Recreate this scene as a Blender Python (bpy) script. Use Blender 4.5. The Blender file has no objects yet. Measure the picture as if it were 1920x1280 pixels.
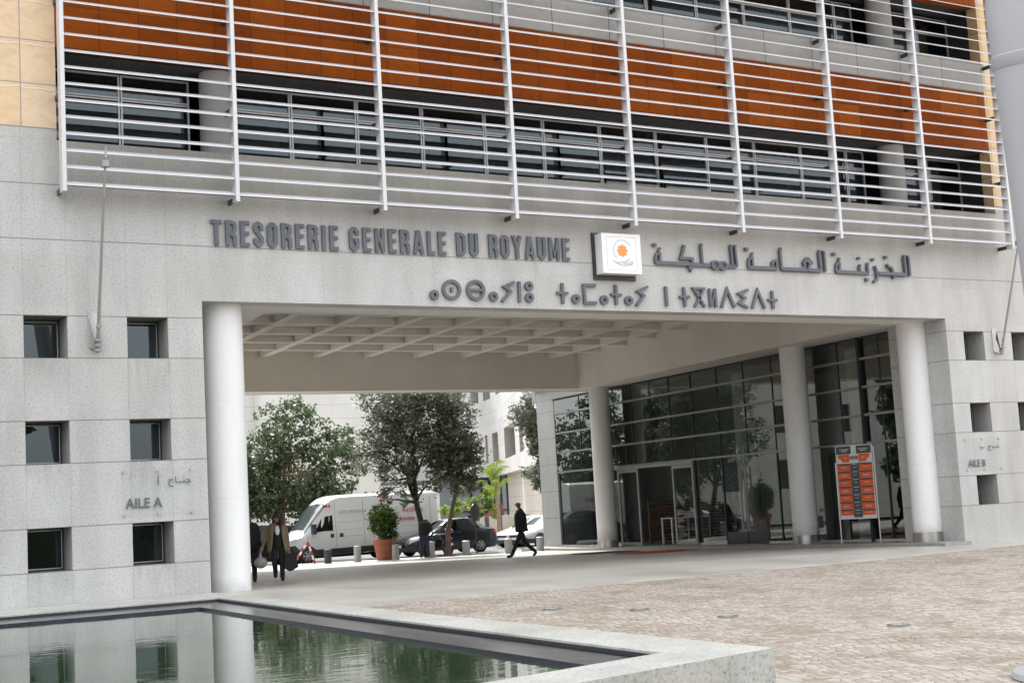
import bpy, bmesh, math, random
from math import sin, cos, pi, radians, atan2, hypot
from mathutils import Vector, Matrix

random.seed(7)
SC = bpy.context.scene
COL = SC.collection

# ------------------------------------------------------------------ camera, sky, sun, exposure
cam_data = bpy.data.cameras.new("camera")
cam = bpy.data.objects.new("camera", cam_data)
COL.objects.link(cam)
cam_data.sensor_width = 36.0
cam_data.lens = 2675.64 / 1920 * 36
cam_data.clip_end = 2000
cam.matrix_world = Matrix(((0.859795, -0.008357, -0.510571, -1.476),
                           (-0.507509, -0.124533, -0.852600, -27.159),
                           (-0.056457, 0.992180, -0.111314, 1.56),
                           (0, 0, 0, 1)))
SC.camera = cam

SUN_EL, SUN_AZ = 50.0, 14.0     # azimuth clockwise from +y
world = bpy.data.worlds.new("World")
SC.world = world
world.use_nodes = True
wn, wl = world.node_tree.nodes, world.node_tree.links
wn.clear()
sky = wn.new("ShaderNodeTexSky")
sky.sky_type = 'NISHITA'
sky.sun_disc = False
sky.sun_elevation = radians(SUN_EL)
sky.sun_rotation = radians(SUN_AZ)
sky.air_density = 1.0
sky.dust_density = 2.0
sky.ozone_density = 1.0
hsv = wn.new("ShaderNodeHueSaturation")
hsv.inputs["Saturation"].default_value = 0.22
hsv.inputs["Value"].default_value = 1.0
bg = wn.new("ShaderNodeBackground")
bg.inputs["Strength"].default_value = 0.15
wo = wn.new("ShaderNodeOutputWorld")
wl.new(sky.outputs[0], hsv.inputs["Color"])
cloud = wn.new("ShaderNodeMix")
cloud.data_type = 'RGBA'
cloud.inputs[0].default_value = 0.62          # thin even cloud over the clear sky
wtc = wn.new("ShaderNodeTexCoord")
wsep = wn.new("ShaderNodeSeparateXYZ")
wl.new(wtc.outputs["Generated"], wsep.inputs[0])
over = wn.new("ShaderNodeMapRange")           # cloud cover brightens towards the zenith
over.inputs[1].default_value = 0.0
over.inputs[2].default_value = 1.0
over.inputs[3].default_value = 0.42
over.inputs[4].default_value = 1.75
wl.new(wsep.outputs[2], over.inputs[0])
cvec = wn.new("ShaderNodeVectorMath")
cvec.operation = 'SCALE'
cvec.inputs[0].default_value = (5.55, 5.7, 5.9)
wl.new(over.outputs[0], cvec.inputs["Scale"])
wl.new(cvec.outputs[0], cloud.inputs[7])
wl.new(hsv.outputs[0], cloud.inputs[6])
wl.new(cloud.outputs[2], bg.inputs["Color"])
wl.new(bg.outputs[0], wo.inputs["Surface"])

sd = bpy.data.lights.new("sun", 'SUN')
sd.energy = 2.0
sd.angle = radians(4)
sd.color = (1.0, 0.965, 0.91)
sun = bpy.data.objects.new("sun", sd)
COL.objects.link(sun)
az, el = radians(SUN_AZ), radians(SUN_EL)
sdir = Vector((sin(az) * cos(el), cos(az) * cos(el), sin(el)))
sun.rotation_euler = sdir.to_track_quat('Z', 'Y').to_euler()
sun.location = (0, -20, 40)

SC.view_settings.view_transform = 'Standard'
SC.view_settings.look = 'None'
SC.view_settings.gamma = 1.0
SC.view_settings.exposure = 1.52
SC.view_settings.use_curve_mapping = False
try:
    SC.cycles.max_bounces = 10
    SC.cycles.transparent_max_bounces = 24
    SC.cycles.sample_clamp_indirect = 6.0
    SC.cycles.caustics_reflective = False
    SC.cycles.caustics_refractive = False
except Exception:
    pass

# ------------------------------------------------------------------ node helpers
def new_mat(name):
    m = bpy.data.materials.new(name)
    m.use_nodes = True
    nt = m.node_tree
    b = nt.nodes["Principled BSDF"]
    return m, nt, b

def nd(nt, kind, **kw):
    n = nt.nodes.new(kind)
    for k, v in kw.items():
        setattr(n, k, v)
    return n

def math_node(nt, op, a, b=None, c=None):
    n = nd(nt, "ShaderNodeMath", operation=op)
    for i, v in enumerate((a, b, c)):
        if v is None:
            continue
        if isinstance(v, (int, float)):
            n.inputs[i].default_value = v
        else:
            nt.links.new(v, n.inputs[i])
    return n.outputs[0]

def mix_col(nt, fac, a, b, blend='MIX'):
    n = nd(nt, "ShaderNodeMix", data_type='RGBA', blend_type=blend)
    for sock, v in ((n.inputs[0], fac), (n.inputs[6], a), (n.inputs[7], b)):
        if isinstance(v, (int, float)):
            sock.default_value = v
        elif isinstance(v, tuple):
            sock.default_value = (*v, 1)
        else:
            nt.links.new(v, sock)
    return n.outputs[2]

def noise(nt, vec, scale, detail=3, rough=0.55, dist=0.0):
    n = nd(nt, "ShaderNodeTexNoise")
    n.inputs["Scale"].default_value = scale
    n.inputs["Detail"].default_value = detail
    n.inputs["Roughness"].default_value = rough
    n.inputs["Distortion"].default_value = dist
    nt.links.new(vec, n.inputs["Vector"])
    return n.outputs[0]

def ramp(nt, fac, stops):
    n = nd(nt, "ShaderNodeValToRGB")
    cr = n.color_ramp
    while len(cr.elements) < len(stops):
        cr.elements.new(0.5)
    for e, (p, c) in zip(cr.elements, stops):
        e.position = p
        e.color = (*c, 1) if isinstance(c, tuple) else (c, c, c, 1)
    nt.links.new(fac, n.inputs[0])
    return n.outputs[0]

def scaled(nt, vec, s):
    n = nd(nt, "ShaderNodeMapping")
    n.inputs["Scale"].default_value = s
    nt.links.new(vec, n.inputs[0])
    return n.outputs[0]

def add_bump(nt, b, h, strength=0.2, dist=0.01):
    n = nd(nt, "ShaderNodeBump")
    n.inputs["Strength"].default_value = strength
    n.inputs["Distance"].default_value = dist
    nt.links.new(h, n.inputs["Height"])
    nt.links.new(n.outputs[0], b.inputs["Normal"])

def plain(name, col, rough=0.5, var=0.08, scale=5.0, metallic=0.0, bump=0.0, bscale=60.0, spec=0.5):
    m, nt, b = new_mat(name)
    pos = nd(nt, "ShaderNodeTexCoord").outputs["Object"]
    f = noise(nt, pos, scale, 4)
    lo = tuple(c * (1 - var) for c in col)
    hi = tuple(min(1, c * (1 + var)) for c in col)
    nt.links.new(ramp(nt, f, [(0.3, lo), (0.7, hi)]), b.inputs["Base Color"])
    b.inputs["Roughness"].default_value = rough
    b.inputs["Metallic"].default_value = metallic
    b.inputs["Specular IOR Level"].default_value = spec
    if bump:
        add_bump(nt, b, noise(nt, pos, bscale, 3), bump)
    return m

def granite(name, col, joints=(), vjoints=(), speck=0.25, stain=0.12):
    m, nt, b = new_mat(name)
    pos = nd(nt, "ShaderNodeNewGeometry").outputs["Position"]
    sep = nd(nt, "ShaderNodeSeparateXYZ")
    nt.links.new(pos, sep.inputs[0])
    f1 = noise(nt, pos, 26, 4, 0.75)
    dark = tuple(c * (1 - speck * 1.6) for c in col)
    lite = tuple(min(1, c * (1 + speck * 0.45)) for c in col)
    c1 = ramp(nt, f1, [(0.33, dark), (0.47, col), (0.62, lite)])
    st = noise(nt, scaled(nt, pos, (0.9, 0.9, 0.22)), 1.6, 5, 0.6)
    c2 = mix_col(nt, 1.0, c1, ramp(nt, st, [(0.32, 1 - stain), (0.62, 1.0)]), 'MULTIPLY')
    st2 = noise(nt, pos, 0.35, 3)
    c2 = mix_col(nt, 1.0, c2, ramp(nt, st2, [(0.35, (0.93, 0.92, 0.90)), (0.6, (1.0, 1.0, 1.0))]), 'MULTIPLY')
    if joints:
        slab = nd(nt, "ShaderNodeCombineXYZ")
        nt.links.new(math_node(nt, 'FLOOR', math_node(nt, 'DIVIDE', sep.outputs[0], 1.3)), slab.inputs[0])
        nt.links.new(math_node(nt, 'FLOOR', math_node(nt, 'DIVIDE', math_node(nt, 'SUBTRACT', sep.outputs[2], 0.76), 0.9875)), slab.inputs[2])
        mx_ = math_node(nt, 'LESS_THAN', math_node(nt, 'FRACT', math_node(nt, 'DIVIDE', math_node(nt, 'SUBTRACT', sep.outputs[0], 4.22), 1.93)), 0.45)
        tz = math_node(nt, 'FRACT', math_node(nt, 'DIVIDE', math_node(nt, 'SUBTRACT', sep.outputs[2], 0.76), 1.9755))
        run = ramp(nt, tz, [(0.60, 0.0), (0.97, 1.0)])
        low = math_node(nt, 'MULTIPLY', math_node(nt, 'LESS_THAN', sep.outputs[2], 4.72), math_node(nt, 'LESS_THAN', sep.outputs[0], 7.7))
        drip = ramp(nt, noise(nt, scaled(nt, pos, (3.0, 3.0, 0.8)), 2.0, 5, 0.7), [(0.38, 0.0), (0.62, 1.0)])
        sm = math_node(nt, 'MULTIPLY', math_node(nt, 'MULTIPLY', mx_, run), math_node(nt, 'MULTIPLY', low, drip))
        c2 = mix_col(nt, math_node(nt, 'MULTIPLY', sm, 0.38), c2, (0.22, 0.22, 0.215))
        wv = nd(nt, "ShaderNodeTexWhiteNoise", noise_dimensions='3D')
        nt.links.new(slab.outputs[0], wv.inputs["Vector"])
        c2 = mix_col(nt, 1.0, c2, ramp(nt, wv.outputs["Value"], [(0.0, (0.95, 0.95, 0.945)), (1.0, (1.03, 1.03, 1.035))]), 'MULTIPLY')
        acc = None
        for z in joints:
            k = math_node(nt, 'COMPARE', sep.outputs[2], z, 0.011)
            acc = k if acc is None else math_node(nt, 'MAXIMUM', acc, k)
        for x in vjoints:
            k = math_node(nt, 'MULTIPLY', math_node(nt, 'COMPARE', sep.outputs[0], x, 0.007), 0.35)
            acc = math_node(nt, 'MAXIMUM', acc, k)
        c2 = mix_col(nt, math_node(nt, 'MULTIPLY', acc, 0.62), c2, (0.10, 0.095, 0.085))
    nt.links.new(c2, b.inputs["Base Color"])
    b.inputs["Roughness"].default_value = 0.62
    b.inputs["Specular IOR Level"].default_value = 0.35
    add_bump(nt, b, f1, 0.08, 0.01)
    return m

def glass_mat(name, tint=(0.35, 0.40, 0.39), ior=1.75, rough=0.0, refl=(0.9, 0.95, 1.0)):
    m = bpy.data.materials.new(name)
    m.use_nodes = True
    nt = m.node_tree
    nt.nodes.clear()
    out = nd(nt, "ShaderNodeOutputMaterial")
    tr = nd(nt, "ShaderNodeBsdfTransparent")
    tr.inputs[0].default_value = (*tint, 1)
    gl = nd(nt, "ShaderNodeBsdfGlossy")
    gl.inputs["Color"].default_value = (*refl, 1)
    gl.inputs["Roughness"].default_value = rough
    fr = nd(nt, "ShaderNodeFresnel")
    fr.inputs[0].default_value = ior
    mx = nd(nt, "ShaderNodeMixShader")
    bk = nd(nt, "ShaderNodeNewGeometry").outputs["Backfacing"]
    nt.links.new(math_node(nt, 'MULTIPLY', fr.outputs[0], math_node(nt, 'SUBTRACT', 1.0, bk)), mx.inputs[0])
    nt.links.new(tr.outputs[0], mx.inputs[1])
    nt.links.new(gl.outputs[0], mx.inputs[2])
    nt.links.new(mx.outputs[0], out.inputs[0])
    # slight waviness of real panes
    pos = nd(nt, "ShaderNodeNewGeometry").outputs["Position"]
    bp = nd(nt, "ShaderNodeBump")
    bp.inputs["Strength"].default_value = 0.015
    bp.inputs["Distance"].default_value = 0.02
    nt.links.new(noise(nt, pos, 1.3, 1), bp.inputs["Height"])
    nt.links.new(bp.outputs[0], gl.inputs["Normal"])
    return m

def tile_mat(name, cols, tw, th, ox, oz, joint, jw=0.012, rough=0.5, stain=0.25, peel=False, spec=0.5):
    """glazed or metal cladding panels on a vertical plane, jointed in x and z"""
    m, nt, b = new_mat(name)
    pos = nd(nt, "ShaderNodeNewGeometry").outputs["Position"]
    sep = nd(nt, "ShaderNodeSeparateXYZ")
    nt.links.new(pos, sep.inputs[0])
    fx = math_node(nt, 'DIVIDE', math_node(nt, 'SUBTRACT', sep.outputs[0], ox), tw)
    fz = math_node(nt, 'DIVIDE', math_node(nt, 'SUBTRACT', sep.outputs[2], oz), th)
    cell = nd(nt, "ShaderNodeCombineXYZ")
    nt.links.new(math_node(nt, 'FLOOR', fx), cell.inputs[0])
    nt.links.new(math_node(nt, 'FLOOR', fz), cell.inputs[1])
    wn_ = nd(nt, "ShaderNodeTexWhiteNoise", noise_dimensions='3D')
    nt.links.new(cell.outputs[0], wn_.inputs["Vector"])
    base = ramp(nt, wn_.outputs["Value"], [(0.1, cols[0]), (0.5, cols[1]), (0.9, cols[2])])
    st = noise(nt, scaled(nt, pos, (1.2, 1.2, 2.2)), 2.2, 6, 0.65, 0.8)
    base = mix_col(nt, 1.0, base, ramp(nt, st, [(0.3, 1 - stain), (0.55, 1.0)]), 'MULTIPLY')
    jx = math_node(nt, 'LESS_THAN', math_node(nt, 'MULTIPLY', math_node(nt, 'FRACT', fx), tw), jw)
    jz = math_node(nt, 'LESS_THAN', math_node(nt, 'MULTIPLY', math_node(nt, 'FRACT', fz), th), jw)
    j = math_node(nt, 'MAXIMUM', jx, jz)
    if peel:                                   # curling edge of the old protective film
        wav = math_node(nt, 'MULTIPLY', noise(nt, scaled(nt, pos, (1.0, 1.0, 0.15)), 3.2, 4, 0.7), 0.22)
        edge = math_node(nt, 'COMPARE', math_node(nt, 'ADD', math_node(nt, 'FRACT', fz), wav), 1.02, 0.012)
        base = mix_col(nt, math_node(nt, 'MULTIPLY', edge, 0.6), base, (0.86, 0.78, 0.66))
        edge2 = math_node(nt, 'COMPARE', math_node(nt, 'ADD', math_node(nt, 'FRACT', fz), wav), 0.995, 0.010)
        base = mix_col(nt, math_node(nt, 'MULTIPLY', edge2, 0.5), base, (0.42, 0.29, 0.16))
    nt.links.new(mix_col(nt, j, base, joint), b.inputs["Base Color"])
    b.inputs["Roughness"].default_value = rough
    b.inputs["Specular IOR Level"].default_value = spec
    add_bump(nt, b, st, 0.15, 0.01)
    return m

def cobble_mat():
    m, nt, b = new_mat("cobbles")
    pos = nd(nt, "ShaderNodeNewGeometry").outputs["Position"]
    wob = nd(nt, "ShaderNodeTexNoise")
    wob.inputs["Scale"].default_value = 0.8
    wob.inputs["Detail"].default_value = 2
    nt.links.new(pos, wob.inputs["Vector"])
    va = nd(nt, "ShaderNodeVectorMath", operation='MULTIPLY_ADD')
    nt.links.new(wob.outputs["Color"], va.inputs[0])
    va.inputs[1].default_value = (0.45, 0.45, 0)
    nt.links.new(pos, va.inputs[2])
    rot = nd(nt, "ShaderNodeMapping")
    rot.inputs["Rotation"].default_value = (0, 0, radians(24))
    nt.links.new(va.outputs[0], rot.inputs[0])
    vo = nd(nt, "ShaderNodeTexVoronoi", feature='F1')
    vo.inputs["Scale"].default_value = 8.5
    vo.inputs["Randomness"].default_value = 0.55
    nt.links.new(rot.outputs[0], vo.inputs["Vector"])
    ve = nd(nt, "ShaderNodeTexVoronoi", feature='DISTANCE_TO_EDGE')
    ve.inputs["Scale"].default_value = 8.5
    ve.inputs["Randomness"].default_value = 0.55
    nt.links.new(rot.outputs[0], ve.inputs["Vector"])
    sepc = nd(nt, "ShaderNodeSeparateColor")
    nt.links.new(vo.outputs["Color"], sepc.inputs[0])
    stone = ramp(nt, sepc.outputs[0], [(0.0, (0.31, 0.26, 0.215)), (0.35, (0.39, 0.34, 0.295)),
                                       (0.7, (0.44, 0.395, 0.35)), (1.0, (0.50, 0.46, 0.42))])
    pat = noise(nt, scaled(nt, pos, (1, 1, 1)), 0.7, 6, 0.68)
    stone = mix_col(nt, 1.0, stone, ramp(nt, pat, [(0.34, (0.70, 0.64, 0.56)), (0.52, (1.0, 0.98, 0.95)), (0.75, (1.1, 1.08, 1.06))]), 'MULTIPLY')
    fine = noise(nt, pos, 40, 3, 0.7)
    stone = mix_col(nt, 1.0, stone, ramp(nt, fine, [(0.3, 0.86), (0.7, 1.1)]), 'MULTIPLY')
    edge = ramp(nt, ve.outputs["Distance"], [(0.0, 1.0), (0.10, 0.0)])
    nt.links.new(mix_col(nt, math_node(nt, 'MULTIPLY', edge, 0.75), stone, (0.20, 0.165, 0.13)), b.inputs["Base Color"])
    b.inputs["Roughness"].default_value = 0.72
    h = ramp(nt, ve.outputs["Distance"], [(0.0, 0.0), (0.25, 1.0)])
    add_bump(nt, b, h, 0.8, 0.025)
    return m

def paving_mat():
    m, nt, b = new_mat("smooth_paving")
    pos = nd(nt, "ShaderNodeNewGeometry").outputs["Position"]
    br = nd(nt, "ShaderNodeTexBrick")
    br.offset = 0.5
    br.inputs["Scale"].default_value = 1.0
    br.inputs["Brick Width"].default_value = 1.2
    br.inputs["Row Height"].default_value = 0.6
    br.inputs["Mortar Size"].default_value = 0.006
    br.inputs["Color1"].default_value = (0.43, 0.405, 0.365, 1)
    br.inputs["Color2"].default_value = (0.47, 0.445, 0.405, 1)
    br.inputs["Mortar"].default_value = (0.33, 0.31, 0.28, 1)
    nt.links.new(pos, br.inputs["Vector"])
    st = noise(nt, pos, 0.45, 6, 0.62)
    c = mix_col(nt, 1.0, br.outputs["Color"], ramp(nt, st, [(0.3, (0.78, 0.765, 0.74)), (0.58, (1.0, 1.0, 1.0))]), 'MULTIPLY')
    fi = noise(nt, pos, 30, 4, 0.7)
    c = mix_col(nt, 1.0, c, ramp(nt, fi, [(0.3, 0.88), (0.7, 1.08)]), 'MULTIPLY')
    nt.links.new(c, b.inputs["Base Color"])
    nt.links.new(ramp(nt, st, [(0.3, 0.38), (0.7, 0.6)]), b.inputs["Roughness"])
    add_bump(nt, b, fi, 0.05, 0.01)
    return m

def leaf_mat(name, c0, c1, c2, trans=0.25):
    m, nt, b = new_mat(name)
    geo = nd(nt, "ShaderNodeNewGeometry")
    f = noise(nt, geo.outputs["Position"], 1.1, 3)
    r = math_node(nt, 'ADD', math_node(nt, 'MULTIPLY', geo.outputs["Random Per Island"], 0.6), math_node(nt, 'MULTIPLY', f, 0.5))
    col = ramp(nt, r, [(0.2, c0), (0.55, c1), (0.95, c2)])
    nt.links.new(col, b.inputs["Base Color"])
    b.inputs["Roughness"].default_value = 0.42
    b.inputs["Specular IOR Level"].default_value = 0.5
    tl = nd(nt, "ShaderNodeBsdfTranslucent")
    nt.links.new(col, tl.inputs[0])
    mx = nd(nt, "ShaderNodeMixShader")
    mx.inputs[0].default_value = trans
    out = nt.nodes["Material Output"]
    nt.links.new(b.outputs[0], mx.inputs[1])
    nt.links.new(tl.outputs[0], mx.inputs[2])
    nt.links.new(mx.outputs[0], out.inputs[0])
    return m

def water_mat():
    m, nt, b = new_mat("pond_water")
    pos = nd(nt, "ShaderNodeNewGeometry").outputs["Position"]
    f = noise(nt, pos, 0.5, 3)
    nt.links.new(ramp(nt, f, [(0.3, (0.016, 0.034, 0.016)), (0.7, (0.03, 0.055, 0.026))]), b.inputs["Base Color"])
    b.inputs["Roughness"].default_value = 0.015
    b.inputs["IOR"].default_value = 1.33
    b.inputs["Specular IOR Level"].default_value = 0.5
    w1 = noise(nt, scaled(nt, pos, (1.0, 2.2, 1.0)), 2.6, 3, 0.5)
    w2 = noise(nt, scaled(nt, pos, (1.0, 1.0, 1.0)), 0.7, 2)
    h = math_node(nt, 'MULTIPLY', w1, ramp(nt, w2, [(0.35, 0.15), (0.65, 1.0)]))
    add_bump(nt, b, h, 0.10, 0.03)
    return m

JZ = (0.76, 1.56, 2.735, 3.535, 4.711, 5.511, 6.96, 8.02, 9.1)
VJ = (2.32, 3.12, 4.25, 5.05, 6.18, 6.98, 10.3, 12.9, 15.5, 18.1, 20.7, 23.3, 25.9, 29.26, 30.06, 31.19, 31.99)
MT = dict(
    granite=granite("light_granite", (0.52, 0.515, 0.505), JZ, VJ, 0.21, 0.17),
    granite_plain=granite("granite_blocks", (0.43, 0.43, 0.415), (0.75, 1.9, 3.05, 4.2, 5.35, 6.5, 7.6), ()),
    coping=granite("granite_coping", (0.45, 0.45, 0.42), (), (), 0.3, 0.2),
    plaster=plain("white_plaster", (0.72, 0.70, 0.66), 0.75, 0.05, 1.2, bump=0.05, bscale=20),
    beige=plain("cream_plaster", (0.74, 0.715, 0.67), 0.8, 0.05, 0.8, bump=0.05, bscale=15),
    column=plain("white_column_paint", (0.72, 0.72, 0.72), 0.42, 0.03, 0.9),
    steel=plain("brushed_steel", (0.50, 0.48, 0.46), 0.32, 0.12, 30, metallic=1.0),
    transom=plain('grey_transom_metal', (0.30, 0.29, 0.285), 0.4, 0.1, 4, metallic=0.5),
    doorframe=plain('door_frame_metal', (0.34, 0.34, 0.345), 0.4, 0.06, 8, metallic=0.4),
    boardshade=plain('shaded_white_board', (0.50, 0.50, 0.50), 0.5, 0.04, 3),  # white board toned down, its shade is put into the colour
    alu=plain("aluminium_frame", (0.62, 0.62, 0.63), 0.38, 0.06, 8, metallic=0.55),
    louver=plain("white_louver_metal", (0.62, 0.62, 0.63), 0.35, 0.03, 2),
    darkmetal=plain("dark_grey_metal", (0.055, 0.058, 0.065), 0.45, 0.15, 6),
    frame_dark=plain("charcoal_frame", (0.03, 0.033, 0.036), 0.4, 0.1, 6),
    letter=plain("slate_grey_letters", (0.105, 0.115, 0.135), 0.42, 0.1, 5),
    signwhite=plain("white_sign_panel", (0.80, 0.80, 0.80), 0.4, 0.02, 3),
    orange_star=plain("orange_emblem", (0.80, 0.30, 0.06), 0.5, 0.05, 9),
    greyink=plain("pale_grey_ink", (0.45, 0.45, 0.52), 0.5, 0.05, 9),
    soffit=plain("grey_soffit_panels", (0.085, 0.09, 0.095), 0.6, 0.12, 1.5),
    glass=glass_mat("facade_glass", (0.40, 0.47, 0.46), 1.85, 0.0, (0.80, 0.92, 0.97)),
    lobby_glass=glass_mat("lobby_glass", (0.52, 0.58, 0.56), 2.1, 0.0, (0.90, 0.95, 0.93)),
    clear=glass_mat("clear_acrylic", (0.96, 0.97, 0.96), 1.25),
    carglass=glass_mat("car_glass", (0.10, 0.11, 0.12), 1.7),
    shield=glass_mat("windscreen_glass", (0.35, 0.38, 0.38), 2.6),
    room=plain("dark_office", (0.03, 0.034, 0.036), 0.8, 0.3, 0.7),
    lobbywall=plain("lobby_wall", (0.26, 0.265, 0.255), 0.7, 0.25, 0.5),
    lobbyfloor=plain("lobby_floor", (0.20, 0.195, 0.185), 0.25, 0.12, 0.7),
    wood=plain("brown_wood", (0.23, 0.115, 0.055), 0.5, 0.25, 3),
    terracotta=plain("terracotta", (0.36, 0.115, 0.065), 0.75, 0.15, 4),
    red=plain("red_paint", (0.50, 0.025, 0.02), 0.4, 0.1, 5),
    redmat=plain("red_mat_fibre", (0.42, 0.03, 0.02), 0.9, 0.15, 5),
    greymat=plain("dark_mat_fibre", (0.03, 0.032, 0.035), 0.95, 0.2, 5),
    white=plain("white_car_paint", (0.76, 0.77, 0.77), 0.25, 0.02, 2),
    silver=plain("silver_car_paint", (0.48, 0.49, 0.51), 0.28, 0.03, 2, metallic=0.3),
    navy=plain("dark_blue_car_paint", (0.016, 0.018, 0.026), 0.18, 0.1, 2),
    blackplastic=plain("dark_plastic", (0.045, 0.045, 0.048), 0.55, 0.15, 5),
    rubber=plain("tyre_rubber", (0.022, 0.022, 0.022), 0.85, 0.2, 8),
    concrete=plain('grey_concrete', (0.42, 0.42, 0.415), 0.8, 0.12, 1.5),
    rim=plain("wheel_metal", (0.34, 0.34, 0.35), 0.4, 0.1, 8, metallic=0.6),
    lamp=plain("clear_headlamp", (0.62, 0.65, 0.68), 0.12, 0.1, 14),
    taillamp=plain("red_tail_lamp", (0.35, 0.01, 0.015), 0.15, 0.1, 8),
    asphalt=plain("asphalt", (0.15, 0.15, 0.15), 0.85, 0.15, 2.5, bump=0.2, bscale=40),
    kerb=plain("granite_kerb", (0.33, 0.315, 0.29), 0.8, 0.12, 6),
    bollard=plain("grey_bollard_paint", (0.40, 0.405, 0.41), 0.45, 0.1, 6, metallic=0.1),
    darkbollard=plain("dark_bollard_metal", (0.055, 0.06, 0.065), 0.5, 0.15, 6),
    bark=plain("grey_brown_bark", (0.17, 0.125, 0.095), 0.9, 0.35, 7, bump=0.5, bscale=25),
    darkbark=plain("dark_bark", (0.045, 0.035, 0.028), 0.9, 0.3, 7, bump=0.5, bscale=25),
    palebark=plain("pale_bark", (0.30, 0.22, 0.15), 0.9, 0.2, 7, bump=0.4, bscale=25),
    maple=leaf_mat("broad_leaves", (0.045, 0.07, 0.034), (0.085, 0.125, 0.055), (0.18, 0.235, 0.105), 0.35),
    olive=leaf_mat("grey_green_leaves", (0.062, 0.075, 0.05), (0.14, 0.162, 0.112), (0.29, 0.325, 0.235), 0.4),
    lime=leaf_mat("fresh_green_leaves", (0.10, 0.17, 0.03), (0.19, 0.29, 0.05), (0.34, 0.45, 0.10), 0.4),
    palmleaf=leaf_mat("palm_leaves", (0.16, 0.24, 0.02), (0.30, 0.40, 0.05), (0.42, 0.50, 0.10), 0.4),
    added_hedge=leaf_mat('added_hedge_leaves', (0.008, 0.013, 0.007), (0.015, 0.024, 0.012), (0.03, 0.045, 0.02), 0.1),
    hedge=leaf_mat("clipped_leaves", (0.025, 0.055, 0.012), (0.05, 0.10, 0.02), (0.16, 0.24, 0.04), 0.25),
    grass=leaf_mat("kerbside_grass", (0.07, 0.10, 0.03), (0.12, 0.16, 0.05), (0.2, 0.24, 0.09), 0.2),
    bwhite=granite("white_stone_cladding", (0.66, 0.655, 0.65), (1.7, 2.65, 5.7, 7.6, 8.5, 10.5, 12.5), (), 0.04, 0.06),
    bcream=granite("cream_stone_cladding", (0.62, 0.585, 0.53), (0.9, 1.9, 2.8), (), 0.05, 0.08),
    bshade=plain("recess_plaster", (0.58, 0.555, 0.53), 0.8, 0.06, 0.6),
    shutter=plain("blue_grey_shutter", (0.32, 0.35, 0.39), 0.5, 0.08, 1.0),
    mosaic=None, water=water_mat(), cobble=cobble_mat(), paving=paving_mat(),
    gold=tile_mat("cream_yellow_tiles", ((0.70, 0.49, 0.25), (0.74, 0.57, 0.41), (0.70, 0.52, 0.33)), 0.745, 0.85, 4.265, 9.1, (0.33, 0.29, 0.28), 0.022, 0.5, 0.18, True, 0.3),
    orange=tile_mat("burnt_orange_panels", ((0.30, 0.068, 0.008), (0.35, 0.082, 0.009), (0.41, 0.105, 0.012)), 0.78, 0.84, 5.0, 10.73, (0.10, 0.035, 0.012), 0.014, 0.6, 0.22, False, 0.12),
    paleband=tile_mat("pale_grey_panels", ((0.46, 0.46, 0.45), (0.49, 0.49, 0.48), (0.52, 0.52, 0.51)), 1.62, 2.0, 5.0, 12.3, (0.12, 0.12, 0.12), 0.02, 0.6, 0.12),
    skin=plain("warm_skin", (0.24, 0.115, 0.08), 0.5, 0.08, 12),
    suit=plain("black_suit_cloth", (0.012, 0.012, 0.014), 0.85, 0.2, 20),
    shirt=plain("white_shirt", (0.66, 0.66, 0.68), 0.8, 0.05, 10),
    tan=plain("tan_coat", (0.19, 0.145, 0.082), 0.85, 0.12, 10),
    jeans=plain("blue_jeans", (0.025, 0.045, 0.085), 0.85, 0.2, 14),
    hair=plain("dark_brown_hair", (0.018, 0.010, 0.009), 0.6, 0.3, 20),
    greycloth=plain("grey_cloth", (0.10, 0.105, 0.12), 0.85, 0.15, 10),
    leather=plain("black_leather", (0.008, 0.008, 0.009), 0.8, 0.2, 12),
    plasticbag=plain("grey_plastic_bag", (0.30, 0.28, 0.27), 0.35, 0.2, 9),
    poleg=plain("pale_grey_pole_paint", (0.36, 0.36, 0.39), 0.5, 0.03, 0.7),
)
def column_mat():
    m, nt, b = new_mat("column_paint_with_joints")
    pos = nd(nt, "ShaderNodeNewGeometry").outputs["Position"]
    sep = nd(nt, "ShaderNodeSeparateXYZ")
    nt.links.new(pos, sep.inputs[0])
    col = ramp(nt, noise(nt, scaled(nt, pos, (1, 1, .3)), 1.4, 5, 0.6), [(0.3, (0.72, 0.715, 0.71)), (0.6, (0.79, 0.79, 0.79))])
    acc = None
    for z in (1.95, 3.9):
        k = math_node(nt, 'COMPARE', sep.outputs[2], z, 0.012)
        acc = k if acc is None else math_node(nt, 'MAXIMUM', acc, k)
    col = mix_col(nt, math_node(nt, 'MULTIPLY', acc, 0.10), col, (0.3, 0.3, 0.3))
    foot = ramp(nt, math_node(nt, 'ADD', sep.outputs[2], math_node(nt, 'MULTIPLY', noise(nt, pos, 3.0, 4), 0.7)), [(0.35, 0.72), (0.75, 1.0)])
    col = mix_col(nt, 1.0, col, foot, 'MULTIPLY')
    nt.links.new(col, b.inputs["Base Color"])
    b.inputs["Roughness"].default_value = 0.5
    return m
MT['column'] = column_mat()
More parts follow.
